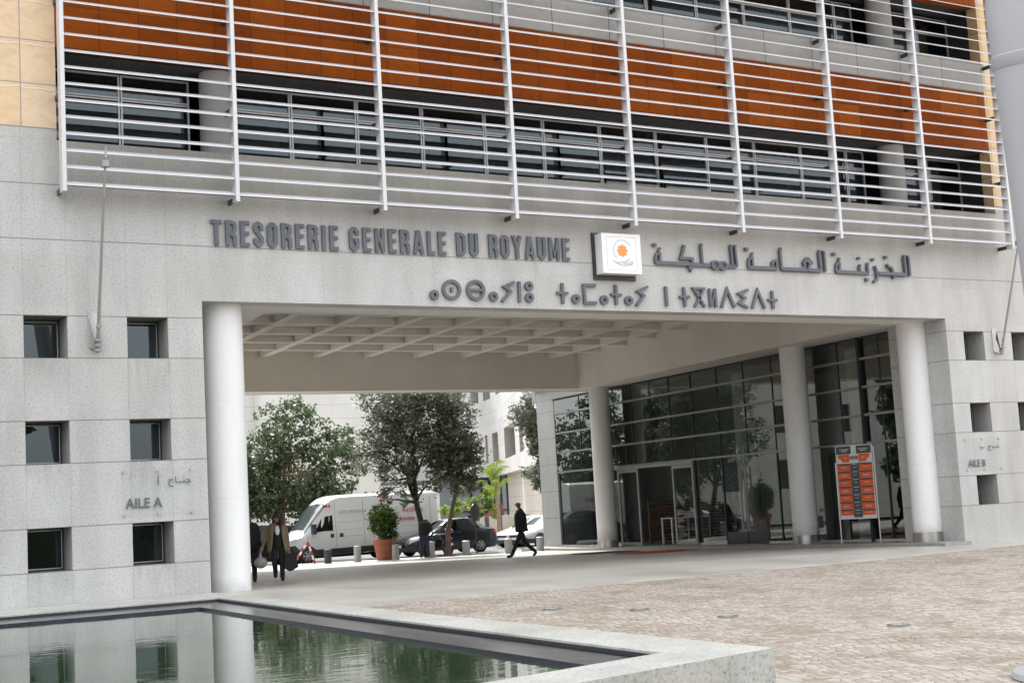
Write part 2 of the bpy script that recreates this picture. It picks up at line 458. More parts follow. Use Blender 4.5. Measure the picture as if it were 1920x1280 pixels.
def mosaic_mat():
    m, nt, b = new_mat("wet_mosaic")
    pos = nd(nt, "ShaderNodeNewGeometry").outputs["Position"]
    br = nd(nt, "ShaderNodeTexBrick")
    br.offset = 0.0
    br.inputs["Scale"].default_value = 1.0
    br.inputs["Brick Width"].default_value = 0.10
    br.inputs["Row Height"].default_value = 0.10
    br.inputs["Mortar Size"].default_value = 0.008
    br.inputs["Color1"].default_value = (0.10, 0.10, 0.105, 1)
    br.inputs["Color2"].default_value = (0.135, 0.135, 0.14, 1)
    br.inputs["Mortar"].default_value = (0.05, 0.05, 0.055, 1)
    nt.links.new(pos, br.inputs["Vector"])
    nt.links.new(br.outputs["Color"], b.inputs["Base Color"])
    b.inputs["Roughness"].default_value = 0.22
    add_bump(nt, b, br.outputs["Fac"], -0.15, 0.004)
    return m
MT['mosaic'] = mosaic_mat()
MT['mosaicface'] = plain("dark_blue_tile", (0.035, 0.032, 0.05), 0.3, 0.3, 8)

# ------------------------------------------------------------------ mesh helpers
class MB:
    def __init__(s):
        s.v, s.f, s.m = [], [], []
    def add(s, vs, fs, mi=0):
        o = len(s.v)
        s.v += [tuple(p) for p in vs]
        for f in fs:
            s.f.append(tuple(i + o for i in f))
            s.m.append(mi)
    def quad(s, a, b, c, d, mi=0):
        s.add([a, b, c, d], [(0, 1, 2, 3)], mi)
    def box(s, x0, x1, y0, y1, z0, z1, mi=0):
        s.add([(x0, y0, z0), (x1, y0, z0), (x1, y1, z0), (x0, y1, z0), (x0, y0, z1), (x1, y0, z1), (x1, y1, z1), (x0, y1, z1)],
              [(0, 3, 2, 1), (4, 5, 6, 7), (0, 1, 5, 4), (1, 2, 6, 5), (2, 3, 7, 6), (3, 0, 4, 7)], mi)
    def prism(s, poly, z0, z1, mi=0):
        """poly: xy list counter-clockwise; z0, z1 numbers or functions of x, y"""
        n = len(poly)
        f0 = z0 if callable(z0) else (lambda x, y: z0)
        f1 = z1 if callable(z1) else (lambda x, y: z1)
        vs = [(x, y, f0(x, y)) for x, y in poly] + [(x, y, f1(x, y)) for x, y in poly]
        fs = [tuple(range(n - 1, -1, -1)), tuple(range(n, 2 * n))]
        fs += [(i, (i + 1) % n, n + (i + 1) % n, n + i) for i in range(n)]
        s.add(vs, fs, mi)
    def tube(s, pts, radii, seg=8, mi=0, cap=True, squash=None):
        pts = [Vector(p) for p in pts]
        if isinstance(radii, (int, float)):
            radii = [radii] * len(pts)
        rings, prev = [], None
        for i, p in enumerate(pts):
            d = (pts[min(i + 1, len(pts) - 1)] - pts[max(i - 1, 0)])
            d = d.normalized() if d.length > 1e-9 else Vector((0, 0, 1))
            if prev is None:
                ref = Vector((0, 0, 1)) if abs(d.z) < 0.9 else Vector((1, 0, 0))
                a = d.cross(ref).normalized()
            else:
                a = (prev - d * prev.dot(d)).normalized()
            prev = a
            b = d.cross(a)
            k = squash or 1.0
            rings.append([p + (a * cos(2 * pi * j / seg) + b * k * sin(2 * pi * j / seg)) * radii[i] for j in range(seg)])
        vs = [v for r in rings for v in r]
        fs = []
        for i in range(len(rings) - 1):
            for j in range(seg):
                k = (j + 1) % seg
                fs.append((i * seg + j, i * seg + k, (i + 1) * seg + k, (i + 1) * seg + j))
        if cap:
            fs.append(tuple(range(seg - 1, -1, -1)))
            fs.append(tuple(range((len(rings) - 1) * seg, len(rings) * seg)))
        s.add(vs, fs, mi)
    def lathe(s, c, prof, seg=24, mi=0, axis='z'):
        """prof: (radius, height) list"""
        vs, fs = [], []
        for r, h in prof:
            for j in range(seg):
                a = 2 * pi * j / seg
                if axis == 'z':
                    vs.append((c[0] + r * cos(a), c[1] + r * sin(a), c[2] + h))
                else:
                    vs.append((c[0] + r * cos(a), c[1] + h, c[2] + r * sin(a)))
        for i in range(len(prof) - 1):
            for j in range(seg):
                k = (j + 1) % seg
                fs.append((i * seg + j, i * seg + k, (i + 1) * seg + k, (i + 1) * seg + j))
        fs.append(tuple(range(seg - 1, -1, -1)))
        fs.append(tuple(range((len(prof) - 1) * seg, len(prof) * seg)))
        s.add(vs, fs, mi)
    def ball(s, c, r, seg=10, rings=7, mi=0):
        rx, ry, rz = (r, r, r) if isinstance(r, (int, float)) else r
        vs, fs = [(c[0], c[1], c[2] - rz)], []
        for i in range(1, rings):
            t = -pi / 2 + pi * i / rings
            for j in range(seg):
                a = 2 * pi * j / seg
                vs.append((c[0] + rx * cos(t) * cos(a), c[1] + ry * cos(t) * sin(a), c[2] + rz * sin(t)))
        vs.append((c[0], c[1], c[2] + rz))
        top = len(vs) - 1
        for j in range(seg):
            k = (j + 1) % seg
            fs.append((0, 1 + k, 1 + j))
            fs.append((top, top - seg + j, top - seg + k))
            for i in range(rings - 2):
                o = 1 + i * seg
                fs.append((o + j, o + k, o + seg + k, o + seg + j))
        s.add(vs, fs, mi)
    def ribbon(s, pts, width, y0=0.0, depth=0.05, closed=False, mi=0, bevel=0.0):
        """flat stroke in the x-z plane with mitred corners, front at y0, back at y0+depth"""
        P = [Vector((p[0], p[1])) for p in pts]
        n = len(P)
        L, Rr = [], []
        for i in range(n):
            if closed:
                d0 = (P[i] - P[i - 1]).normalized(); d1 = (P[(i + 1) % n] - P[i]).normalized()
            else:
                d1 = (P[min(i + 1, n - 1)] - P[min(i, n - 2)]).normalized()
                d0 = (P[max(i, 1)] - P[max(i - 1, 0)]).normalized()
            nn = Vector((-d0.y - d1.y, d0.x + d1.x))
            nn = nn.normalized() if nn.length > 1e-6 else Vector((-d1.y, d1.x))
            k = max(0.45, nn.dot(Vector((-d1.y, d1.x))))
            L.append(P[i] + nn * (width / 2 / k)); Rr.append(P[i] - nn * (width / 2 / k))
        y1 = y0 + depth
        vs = []
        for a, b in zip(L, Rr):
            vs += [(a.x, y0, a.y), (b.x, y0, b.y), (b.x, y1, b.y), (a.x, y1, a.y)]
        fs = []
        m = n if closed else n - 1
        for i in range(m):
            a, b = 4 * i, 4 * ((i + 1) % n)
            for k in range(4):
                k2 = (k + 1) % 4
                fs.append((a + k, a + k2, b + k2, b + k))
        if not closed:
            fs.append((3, 2, 1, 0)); e = 4 * (n - 1); fs.append((e, e + 1, e + 2, e + 3))
        s.add(vs, fs, mi)
    def wall(s, x0, x1, z0, z1, yf, depth, holes=(), mi=0, sides=True):
        """vertical wall facing -y at y=yf with rectangular openings (x0,x1,z0,z1) and their reveals"""
        xs = sorted({x0, x1, *[h[0] for h in holes], *[h[1] for h in holes]})
        zs = sorted({z0, z1, *[h[2] for h in holes], *[h[3] for h in holes]})
        xs = [x for x in xs if x0 <= x <= x1]; zs = [z for z in zs if z0 <= z <= z1]
        yb = yf + depth
        for i in range(len(xs) - 1):
            for j in range(len(zs) - 1):
                cx, cz = (xs[i] + xs[i + 1]) / 2, (zs[j] + zs[j + 1]) / 2
                if any(h[0] < cx < h[1] and h[2] < cz < h[3] for h in holes):
                    continue
                a, b, c, d = xs[i], xs[i + 1], zs[j], zs[j + 1]
                s.quad((a, yf, c), (b, yf, c), (b, yf, d), (a, yf, d), mi)
                s.quad((b, yb, c), (a, yb, c), (a, yb, d), (b, yb, d), mi)
        for h in holes:
            a, b, c, d = h
            s.quad((a, yf, c), (a, yf, d), (a, yb, d), (a, yb, c), mi)
            s.quad((b, yf, d), (b, yf, c), (b, yb, c), (b, yb, d), mi)
            s.quad((a, yf, d), (b, yf, d), (b, yb, d), (a, yb, d), mi)
            s.quad((b, yf, c), (a, yf, c), (a, yb, c), (b, yb, c), mi)
        if sides:
            s.quad((x0, yf, z0), (x0, yf, z1), (x0, yb, z1), (x0, yb, z0), mi)
            s.quad((x1, yf, z1), (x1, yf, z0), (x1, yb, z0), (x1, yb, z1), mi)
            s.quad((x0, yf, z1), (x1, yf, z1), (x1, yb, z1), (x0, yb, z1), mi)
            s.quad((x1, yf, z0), (x0, yf, z0), (x0, yb, z0), (x1, yb, z0), mi)
    def build(s, name, mats, parent=None, smooth=False, loc=None, rotz=0.0, angle=40):
        me = bpy.data.meshes.new(name)
        me.from_pydata(s.v, [], s.f)
        mats = mats if isinstance(mats, (list, tuple)) else [mats]
        for m in mats:
            me.materials.append(MT[m] if isinstance(m, str) else m)
        if len(mats) > 1:
            me.polygons.foreach_set('material_index', s.m)
        if smooth:
            me.shade_smooth()
            me.set_sharp_from_angle(angle=radians(angle))
        me.update()
        o = bpy.data.objects.new(name, me)
        COL.objects.link(o)
        if parent is not None:
            o.parent = parent
        if loc is not None:
            o.location = loc
        o.rotation_euler.z = rotz
        return o

def tag(o, label=None, cat=None, group=None, kind=None):
    if label: o['label'] = label
    if cat: o['category'] = cat
    if group: o['group'] = group
    if kind: o['kind'] = kind
    return o

def thing(name, label, cat, loc=(0, 0, 0), rotz=0.0, group=None):
    o = bpy.data.objects.new(name, None)
    o.empty_display_size = 0.2
    COL.objects.link(o)
    o.location = loc
    o.rotation_euler = (0, 0, rotz)
    return tag(o, label, cat, group)

def copy_tree(o, parent=None):
    c = o.copy()
    COL.objects.link(c)
    if parent is not None:
        c.parent = parent
    for ch in o.children:
        copy_tree(ch, c)
    return c

def text_mesh(body, size, depth, bold=0.0, sx=1.0, align='LEFT'):
    """lettering as mesh data, standing in the x-z plane, front at y=0 facing -y"""
    cu = bpy.data.curves.new("lettering", 'FONT')
    cu.body = body
    cu.size = size
    cu.extrude = depth / 2
    cu.offset = bold
    cu.align_x = align
    cu.resolution_u = 3
    o = bpy.data.objects.new("lettering", cu)
    COL.objects.link(o)
    bpy.context.view_layer.update()
    dg = bpy.context.evaluated_depsgraph_get()
    me = bpy.data.meshes.new_from_object(o.evaluated_get(dg))
    bpy.data.objects.remove(o)
    me.transform(Matrix(((sx, 0, 0, 0), (0, 0, -1, depth / 2), (0, 1, 0, 0), (0, 0, 0, 1))))
    return me

def text_obj(name, body, size, depth, mat, parent, loc, bold=0.0, sx=1.0, rotz=0.0, align='LEFT'):
    me = text_mesh(body, size, depth, bold, sx, align)
    me.materials.clear()
    me.materials.append(MT[mat])
    o = bpy.data.objects.new(name, me)
    COL.objects.link(o)
    o.parent = parent
    o.location = loc
    o.rotation_euler.z = rotz
    return o

# ------------------------------------------------------------------ ground
def smooth(t):
    t = max(0.0, min(1.0, t))
    return t * t * (3 - 2 * t)
KERB_Y = 24.9
def G(x, y):
    """height of the plaza, which falls gently to the right, to the back and towards the viewer"""
    cx = min(max(x, 8.0), 33)
    z = .1 - .0185 * (cx - 8.3) - .0115 * min(max(y, 0), 22) + (.024 * max(y, -18) if y < 0 else 0)
    z += .045 * math.exp(-((x - 21) / 6) ** 2 - ((y - 11) / 7) ** 2)
    return z
def STREET(x, y):
    return -.535 - .022 * min(max(y - 27, -3), 7)
K = 0.115                          # the passage side walls run slightly askew of the facade normal

def sheet(name, poly_fn, xs, ys, zf, mat, dz=0.0):
    mb = MB()
    idx = {}
    for i in range(len(xs) - 1):
        for j in range(len(ys) - 1):
            cx, cy = (xs[i] + xs[i + 1]) / 2, (ys[j] + ys[j + 1]) / 2
            if not poly_fn(cx, cy):
                continue
            q = []
            for a, b in ((i, j), (i + 1, j), (i + 1, j + 1), (i, j + 1)):
                if (a, b) not in idx:
                    idx[(a, b)] = len(mb.v)
                    mb.v.append((xs[a], ys[b], zf(xs[a], ys[b]) + dz))
                q.append(idx[(a, b)])
            mb.f.append(tuple(q)); mb.m.append(0)
    return tag(mb.build(name, mat, smooth=True), kind='structure')

def grid_sheet(name, quads, zf, mat, dz, nu=24, nv=12, dips=()):
    """sheets given as corner quads ((x,y)*4), subdivided and laid on the ground"""
    mb = MB()
    for qi, (A, B, Cc, D) in enumerate(quads):
        vs, fs = [], []
        dip = dips[qi] if qi < len(dips) else ''
        for i in range(nu + 1):
            for j in range(nv + 1):
                u, v = i / nu, j / nv
                x = (A[0] * (1 - u) + B[0] * u) * (1 - v) + (D[0] * (1 - u) + Cc[0] * u) * v
                y = (A[1] * (1 - u) + B[1] * u) * (1 - v) + (D[1] * (1 - u) + Cc[1] * u) * v
                low = ('a' in dip and j == 0) or ('b' in dip and i == nu)   # edge sunk flush into its neighbour
                vs.append((x, y, zf(x, y) + (-.02 if low else dz)))
        for i in range(nu):
            for j in range(nv):
                a = i * (nv + 1) + j
                fs.append((a, a + nv + 1, a + nv + 2, a + 1))
        mb.add(vs, fs)
    return tag(mb.build(name, mat, smooth=True), kind='structure')

# cobbled plaza, from behind the viewer to the kerb, out to both sides (hole where the pond is cut in)
POND_OUT = [(-14, -0.03), (7.62, -0.03), (7.66, -0.55), (6.985, -17.23), (-14, -21.6)]
POND_IN = [(-14, -1.0), (7.10, -2.15), (6.20, -16.62), (-14, -20.9)]
def in_pond(x, y):
    if x > 7.0 or y > -1.2: return False
    return y > -16.2 + (x - 6.2) * 0.212 and x < 7.0 - (-y - 2.1) * 0.062 - 0.1
xs = [-220, -120, -60, -30, -14] + [(-13.5 + 0.5 * i) for i in range(0, 105)] + [44, 60, 90, 150, 220]
ys = [-240, -120, -70, -45] + [(-40 + 0.5 * i) for i in range(0, 130)] + [KERB_Y]
sheet("cobbled_plaza", lambda x, y: not in_pond(x, y), xs, ys, G, 'cobble')
grid_sheet("passage_paving", [((7.7, -5.4), (21.7, -3.25), (21.7, 3.0), (7.7, 3.0)), ((21.7, -3.25), (31, -0.9), (31, 3.0), (21.7, 3.0)),
                              ((-6, 3.0), (34, 3.0), (36, KERB_Y - 0.3), (-6, KERB_Y - 0.3)),
                              ((7.0, -17.0), (7.75, -17.0), (8.3, -5.4), (7.55, -5.4))], G, 'paving', 0.014, 60, 36, ('a', 'a', '', 'b'))
mb = MB()
for x in range(-30, 60, 3):
    z = lambda a, b: G(a, KERB_Y)
    mb.prism([(x + .01, KERB_Y - .28), (x + 2.99, KERB_Y - .28), (x + 2.99, KERB_Y), (x + .01, KERB_Y)], lambda a, b: -1.0, lambda a, b: G(a, KERB_Y) + .012)
tag(mb.build("street_kerb", 'kerb'), kind='structure')
sheet("street", lambda x, y: True, [-220, -100, -40, 0, 20, 40, 60, 100, 220], [KERB_Y - .05, 27, 29, 31, 34, 40, 60, 120, 260], STREET, 'asphalt')
grid_sheet("far_pavement", [((-20, 40), (60, 40), (60, 76), (-20, 76))], lambda x, y: STREET(x, y), 'paving', 0.13, 8, 6)
# ------------------------------------------------------------------ treasury building
BLD = thing('office_building', 'wide granite office building with white louvre screens, orange panels and a columned drive-through passage', 'building')
SLAB = 5.857
def tower_windows(xs):
    return [(x, x + .8, z, z + .8) for x in xs for z in (0.76, 2.735, 4.711)]
WA = [(-3.47), (-1.54), 0.39, 2.32, 4.25, 6.18]
WB = [29.26, 31.19, 33.12, 35.05]
mb = MB(); mb.wall(-7, 7.68, -1.0, SLAB, 0, .75, tower_windows(WA))
mb.build('tower_wall', 'granite', BLD)
mb = MB(); mb.wall(28.6, 38, -1.2, SLAB, 0, .75, tower_windows(WB))
mb.build('tower_wall', 'granite', BLD)
# passage-side returns of the two towers and the flank walls inside the passage
mb = MB()
mb.box(28.6, 29.1, .75, 2.15, -1.2, SLAB)
mb.build('tower_wall', 'granite', BLD)
mb = MB()
mb.prism([(7.0, .75), (7.68, .75), (7.68 + K * 11.84, 12.59), (7.0, 12.59)], -1.2, SLAB)
mb.prism([(8.6, 17.0), (9.3, 17.0), (9.75, 21.0), (8.6, 21.0)], -1.2, SLAB)
mb.build('passage_wall', 'plaster', BLD)
# dark window band in the left flank of the passage, seen mirrored in the lobby glazing
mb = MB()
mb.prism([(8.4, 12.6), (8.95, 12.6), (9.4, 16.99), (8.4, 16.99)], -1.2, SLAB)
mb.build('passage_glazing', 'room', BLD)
# closed volumes behind the fronts; unseen upper walls and roof added to shade the plaza
mb = MB()
mb.wall(-7, 38, 17.5, 40, .01, .4); mb.box(-7, -6.7, .75, 21, -1.2, 40); mb.box(37.7, 38, .75, 27, -1.2, 40)
mb.box(-6.7, 8.6, 20.6, 20.9, -1.2, SLAB)
mb.quad((-7, .0, 40.0), (38, .0, 40.0), (38, 21, 40.0), (-7, 21, 40.0))
mb.box(-7, 31.0, 20.95, 21.2, SLAB + .003, 40); mb.box(31.95, 37.7, 26.9, 27.2, SLAB + .003, 40)
mb.prism([(31.1, 21.2), (31.35, 21.2), (32.0, 26.9), (31.75, 26.9)], SLAB + .5, 40)
mb.build('rear_and_shading_walls', 'granite_plain', BLD)
# fascia over the passage, tile cladding, parapet under the lower window band
mb = MB(); mb.wall(-7, 38, SLAB, 8.89, 0, .5)
mb.build('fascia', 'granite', BLD)
for x0, x1 in ((-7, 4.93), (31.02, 38)):
    mb = MB(); mb.wall(x0, x1, 8.89, 40, .004, .5)  # unseen upper part raised to shade the plaza
    mb.build('tile_cladding', 'gold', BLD)
for x0, x1 in ((-7, 4.925), (31.025, 38)):
    mb = MB(); mb.box(x0, x1, -.0, .5, 8.895, 9.1)
    mb.build('tile_plinth', 'granite', BLD)
for z0, z1 in ((10.73, 12.41), (14.98, 16.6)):
    mb = MB(); mb.wall(4.935, 31.015, z0, z1, .006, .35)
    mb.build('panel_band', 'orange', BLD)
for z0, z1 in ((12.415, 13.22), (16.605, 17.5)):
    mb = MB(); mb.wall(4.935, 31.015, z0, z1, -.05, .40)
    mb.build('sill_band', 'paleband', BLD)
mb = MB(); mb.box(4.935, 31.015, -.075, .35, 13.223, 13.27)
mb.build('sill_cap', 'paleband', BLD)
# offices behind the ribbon windows
RY = 1.12
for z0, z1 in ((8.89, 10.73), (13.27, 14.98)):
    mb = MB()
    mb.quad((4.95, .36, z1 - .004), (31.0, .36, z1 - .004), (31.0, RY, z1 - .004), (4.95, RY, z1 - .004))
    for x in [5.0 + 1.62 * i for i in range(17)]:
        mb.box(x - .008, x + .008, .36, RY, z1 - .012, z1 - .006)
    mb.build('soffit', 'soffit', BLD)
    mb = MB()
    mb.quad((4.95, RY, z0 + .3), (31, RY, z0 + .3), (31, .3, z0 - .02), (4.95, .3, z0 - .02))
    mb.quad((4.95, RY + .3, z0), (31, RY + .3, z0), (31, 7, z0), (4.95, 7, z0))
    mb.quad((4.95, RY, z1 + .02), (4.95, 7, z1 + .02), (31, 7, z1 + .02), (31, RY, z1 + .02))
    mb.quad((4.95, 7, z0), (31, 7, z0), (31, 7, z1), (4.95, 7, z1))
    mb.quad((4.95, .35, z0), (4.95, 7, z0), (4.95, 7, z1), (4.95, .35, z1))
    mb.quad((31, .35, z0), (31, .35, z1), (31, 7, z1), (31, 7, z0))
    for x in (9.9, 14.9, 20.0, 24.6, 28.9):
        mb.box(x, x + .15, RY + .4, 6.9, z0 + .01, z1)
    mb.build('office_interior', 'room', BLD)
# ribbon windows: one frame with its pane each
EDGES = [(4.99, 6.46), (6.48, 7.91), (8.82, 10.16), (10.18, 11.73), (11.75, 13.36), (13.38, 15.01), (15.03, 16.63), (16.65, 18.28), (18.30, 19.98),
         (20.0, 21.6), (21.62, 23.2), (23.22, 24.82), (24.84, 26.48), (26.5, 27.15), (28.3, 29.6), (29.62, 30.98)]
def ribbon_window(x0, x1, z0, z1, tilt):
    zt = z0 + (z1 - z0) * .70
    fr = MB()
    t = .035
    fr.box(x0, x0 + t, -.03, .03, z0, z1); fr.box(x1 - t, x1, -.03, .03, z0, z1)
    fr.box(x0 + t, x1 - t, -.029, .029, z0, z0 + t); fr.box(x0 + t, x1 - t, -.029, .029, z1 - t, z1)
    fr.box(x0 + t, x1 - t, -.028, .028, zt - .04, zt - .008); fr.box(x0 + t, x1 - t, -.028, .028, zt + .008, zt + .04)
    w = fr.build('window', 'alu', BLD, loc=(0, RY, 0))
    g = MB()
    g.quad((x0 + t, 0, zt + .04), (x1 - t, 0, zt + .04), (x1 - t, 0, z1 - t), (x0 + t, 0, z1 - t))
    lo = z0 + t
    g.quad((x0 + t, -tilt, lo), (x1 - t, -tilt, lo), (x1 - t, 0, zt - .04), (x0 + t, 0, zt - .04))
    g.build('pane', 'glass', w)
for z0, z1 in ((8.97, 10.65), (13.3, 14.9)):
    for i, (a, b) in enumerate(EDGES):
        ribbon_window(a, b, z0, z1, .16 if i in (8, 9) and z0 < 10 else 0.0)
# tower windows
def tower_window(x, z, side):
    fr = MB(); t = .04
    y0, y1 = .62, .70
    fr.box(x + .0, x + t, y0, y1, z, z + .8); fr.box(x + .8 - t, x + .8, y0, y1, z, z + .8)
    fr.box(x + t, x + .8 - t, y0 + .002, y1, z, z + t); fr.box(x + t, x + .8 - t, y0 + .002, y1, z + .8 - t, z + .8)
    w = fr.build('window', 'frame_dark', BLD)
    s = MB(); u = t
    for (a, b, c, d) in ((x + u, x + u + .012, z + u, z + .8 - u), (x + .8 - u - .012, x + .8 - u, z + u, z + .8 - u)):
        s.box(a, b, y0 - .008, y0 + .01, c, d)
    s.box(x + u + .012, x + .8 - u - .012, y0 - .008, y0 + .01, z + u, z + u + .012)
    s.box(x + u + .012, x + .8 - u - .012, y0 - .008, y0 + .01, z + .8 - u - .012, z + .8 - u)
    s.build('bead', 'alu', w)
    g = MB(); g.quad((x + t, .655, z + t), (x + .8 - t, .655, z + t), (x + .8 - t, .655, z + .8 - t), (x + t, .655, z + .8 - t))
    g.build('pane', 'glass', w)
for x in WA + WB:
    for z in (0.76, 2.735, 4.711):
        tower_window(x, z, 0)
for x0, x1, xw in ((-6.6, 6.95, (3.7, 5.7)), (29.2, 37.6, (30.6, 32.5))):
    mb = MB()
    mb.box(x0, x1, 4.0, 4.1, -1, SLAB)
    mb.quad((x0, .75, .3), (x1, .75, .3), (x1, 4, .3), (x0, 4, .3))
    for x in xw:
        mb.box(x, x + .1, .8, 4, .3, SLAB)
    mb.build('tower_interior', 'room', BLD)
# louvre screens: nine posts, eight bays of blades
POSTS = [4.93, 8.31, 11.55, 14.79, 18.03, 21.27, 24.51, 27.75, 30.99]
for x in POSTS:
    mb = MB()
    mb.box(x - .04, x + .04, -.55, -.33, 7.79, 40)
    mb.build('louvre_post', 'louver', BLD)
    for z in (7.86, 9.7, 11.6, 13.1):
        mb = MB()
        mb.box(x - .02, x + .02, -.33, .05 if z < 8 else .02, z - .05, z + .05)
        mb.build('post_bracket', 'darkmetal', BLD)
prof = []
for k in range(12):
    ang_ = 2 * pi * k / 12
    u_, v_ = .118 * cos(ang_), .008 * sin(ang_)
    prof.append((u_ * cos(radians(31)) - v_ * sin(radians(31)), u_ * sin(radians(31)) + v_ * cos(radians(31))))
for i in range(8):
    mb = MB()
    xa, xb = POSTS[i] + .045, POSTS[i + 1] - .045
    for k in range(31):
        z = 7.792 + .3218 * (k + .55)
        vs, fs = [], []
        for x in (xa, xb):
            for a, b in prof:
                vs.append((x, -.44 + a, z + b))
        n = len(prof)
        for j in range(n):
            fs.append((j, (j + 1) % n, n + (j + 1) % n, n + j))
        fs += [tuple(range(n - 1, -1, -1)), tuple(range(n, 2 * n))]
        mb.add(vs, fs)
    mb.build('louvre_bay', 'louver', BLD, smooth=True)
# round columns
def column(x, y, z0, z1, collar):
    mb = MB()
    mb.lathe((x, y, 0), [(.40, z0), (.40, z1)], 48)
    c = mb.build('column', 'column', BLD, smooth=True)
    if collar:
        mb = MB(); mb.lathe((x, y, 0), [(.412, z0 - .25), (.412, z0 + .27), (.395, z0 + .272)], 48)
        mb.build('column_collar', 'steel', c, smooth=True)
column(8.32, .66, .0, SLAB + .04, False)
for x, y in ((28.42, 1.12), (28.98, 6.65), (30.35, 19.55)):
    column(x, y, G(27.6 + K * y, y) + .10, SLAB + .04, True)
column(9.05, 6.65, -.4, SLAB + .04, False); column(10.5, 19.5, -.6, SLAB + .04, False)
for x in (8.36, 27.75):
    for z0, z1 in ((8.87, 10.726), (13.27, 14.974)):
        mb = MB(); mb.lathe((x, .66, 0), [(.36, z0), (.36, z1)], 40)
        mb.build('column', 'concrete', BLD, smooth=True)
# passage ceiling: perimeter beams and the waffle of ribs
CEIL, RIB = 7.30, 7.08
mb = MB()
mb.box(7.69, 28.59, .002, 1.36, SLAB + .002 - .0, 7.6)
mb.build('front_beam', 'plaster', BLD)
mb = MB()
mb.prism([(9.75, 20.0), (31.3, 20.0), (31.3, 20.94), (9.75, 20.94)], 5.86, 7.6)
mb.build('rear_beam', 'beige', BLD)
def side_beam(xo, w):
    y0, y1 = 1.362, 19.998
    mb = MB()
    mb.prism([(xo + K * y0, y0), (xo + w + K * y0, y0), (xo + w + K * y1, y1), (xo + K * y1, y1)], SLAB + .004, 7.61)
    mb.build('side_beam', 'beige', BLD)
side_beam(27.42, 1.55); side_beam(7.9, 1.5)
mb = MB()
mb.quad((6, 0, CEIL), (32, 0, CEIL), (32, 21, CEIL), (6, 21, CEIL))
for y in (3.2, 5.33, 7.46, 9.6, 11.75, 13.9, 16.0, 18.1):
    mb.box(9.0 + .1 * (y - 2), 27.9 + K * y, y - .12, y + .12, RIB + .006, CEIL + .01)
for k in range(-3, 9):
    xb = 16.58 + 1.99 * k
    xa = xb - .09 * 18.6
    p = [(xa - .14, 1.2), (xa + .14, 1.2), (xb + .14, 20.01), (xb - .14, 20.01)]
    if xa > 8 and xb < 30.5:
        mb.prism(p, RIB, CEIL + .012)
mb.build('coffered_ceiling', 'beige', BLD)
# raised entrance platform
def pz(x, y): return G(27.6 + K * y, y) + .10
ex = lambda y: 27.62 + K * y
mb = MB()
yy = [-.22 + i * (26.8 + .22) / 27 for i in range(28)]
for a, b in zip(yy, yy[1:]):
    xa, xb = ex(a), ex(b)
    ra = 28.59 if a < 2.0 else 38; rb = 28.59 if a < 2.0 else 38
    mb.quad((xa, a, pz(0, a)), (ra, a, pz(0, a)), (rb, b, pz(0, b)), (xb, b, pz(0, b)))
    mb.quad((xa, a, -1.2), (xa, a, pz(0, a)), (xb, b, pz(0, b)), (xb, b, -1.2))
    mb.quad((xa + .01, a, pz(0, a) - .03), (xb + .01, b, pz(0, b) - .03), (xb + .01, b, -1.2), (xa + .01, a, -1.2))
mb.quad((ex(-.22), -.22, -1.2), (28.59, -.22, -1.2), (28.59, -.22, pz(0, -.22)), (ex(-.22), -.22, pz(0, -.22)))
mb.build('entrance_platform', 'kerb', BLD)

# ---- glazed lobby front along the right of the passage
GX = 28.85
def gp(y, off=0.0): return GX + K * y + off
CZ = [2.70, 3.53, 4.36, 5.2]
def skew_bar(mb, y0, y1, z0, z1, d0, d1):
    """box following the skewed glass plane, between offsets d0 and d1 from it"""
    mb.add([(gp(y0, d0), y0, z0), (gp(y1, d0), y1, z0), (gp(y1, d1), y1, z0), (gp(y0, d1), y0, z0),
            (gp(y0, d0), y0, z1), (gp(y1, d0), y1, z1), (gp(y1, d1), y1, z1), (gp(y0, d1), y0, z1)],
           [(0, 1, 2, 3), (7, 6, 5, 4), (0, 4, 5, 1), (1, 5, 6, 2), (2, 6, 7, 3), (3, 7, 4, 0)])
def zf(y): return pz(0, y)
CW = thing('glass_front', 'tall dark glass lobby front with pale transoms behind the round columns', 'glass front')
for z in CZ:
    fr = MB(); skew_bar(fr, 2.15, 25.1, z - .035, z + .035, -.09, .03); fr.build('transom', 'transom', CW)
fr = MB(); skew_bar(fr, 2.15, 25.1, 5.80, SLAB, -.06, .06); fr.build('head_rail', 'frame_dark', CW)
for y in (3.2, 5.16, 6.95, 8.7, 10.37, 12.05, 13.77, 15.34, 16.77, 18.23, 19.7, 21.2, 22.7):
    fr = MB(); skew_bar(fr, y - .018, y + .018, 2.735, 5.80, -.02, .03); fr.build('mullion', 'frame_dark', CW)
for y in (2.2, 3.2, 5.16, 6.95, 8.7, 12.02, 13.80, 19.66, 21.0, 24.9):
    fr = MB(); skew_bar(fr, y - .025, y + .025, -.75, 2.665, -.03, .03); fr.build('mullion', 'frame_dark', CW)
for a, b in ((2.15, 9.45), (12.0, 13.8), (19.65, 25.1)):
    n = max(1, int((b - a) / 1.5)); sl = MB()
    for i in range(n):
        u, v = a + (b - a) * i / n, a + (b - a) * (i + 1) / n
        sl.add([(gp(u, -.05), u, zf(u) - .06), (gp(v, -.05), v, zf(v) - .06), (gp(v, .05), v, zf(v) - .06), (gp(u, .05), u, zf(u) - .06),
                (gp(u, -.05), u, zf(u) + .07), (gp(v, -.05), v, zf(v) + .07), (gp(v, .05), v, zf(v) + .07), (gp(u, .05), u, zf(u) + .07)],
               [(0, 1, 2, 3), (7, 6, 5, 4), (0, 4, 5, 1), (2, 6, 7, 3)])
    sl.build('sill_rail', 'alu', CW)
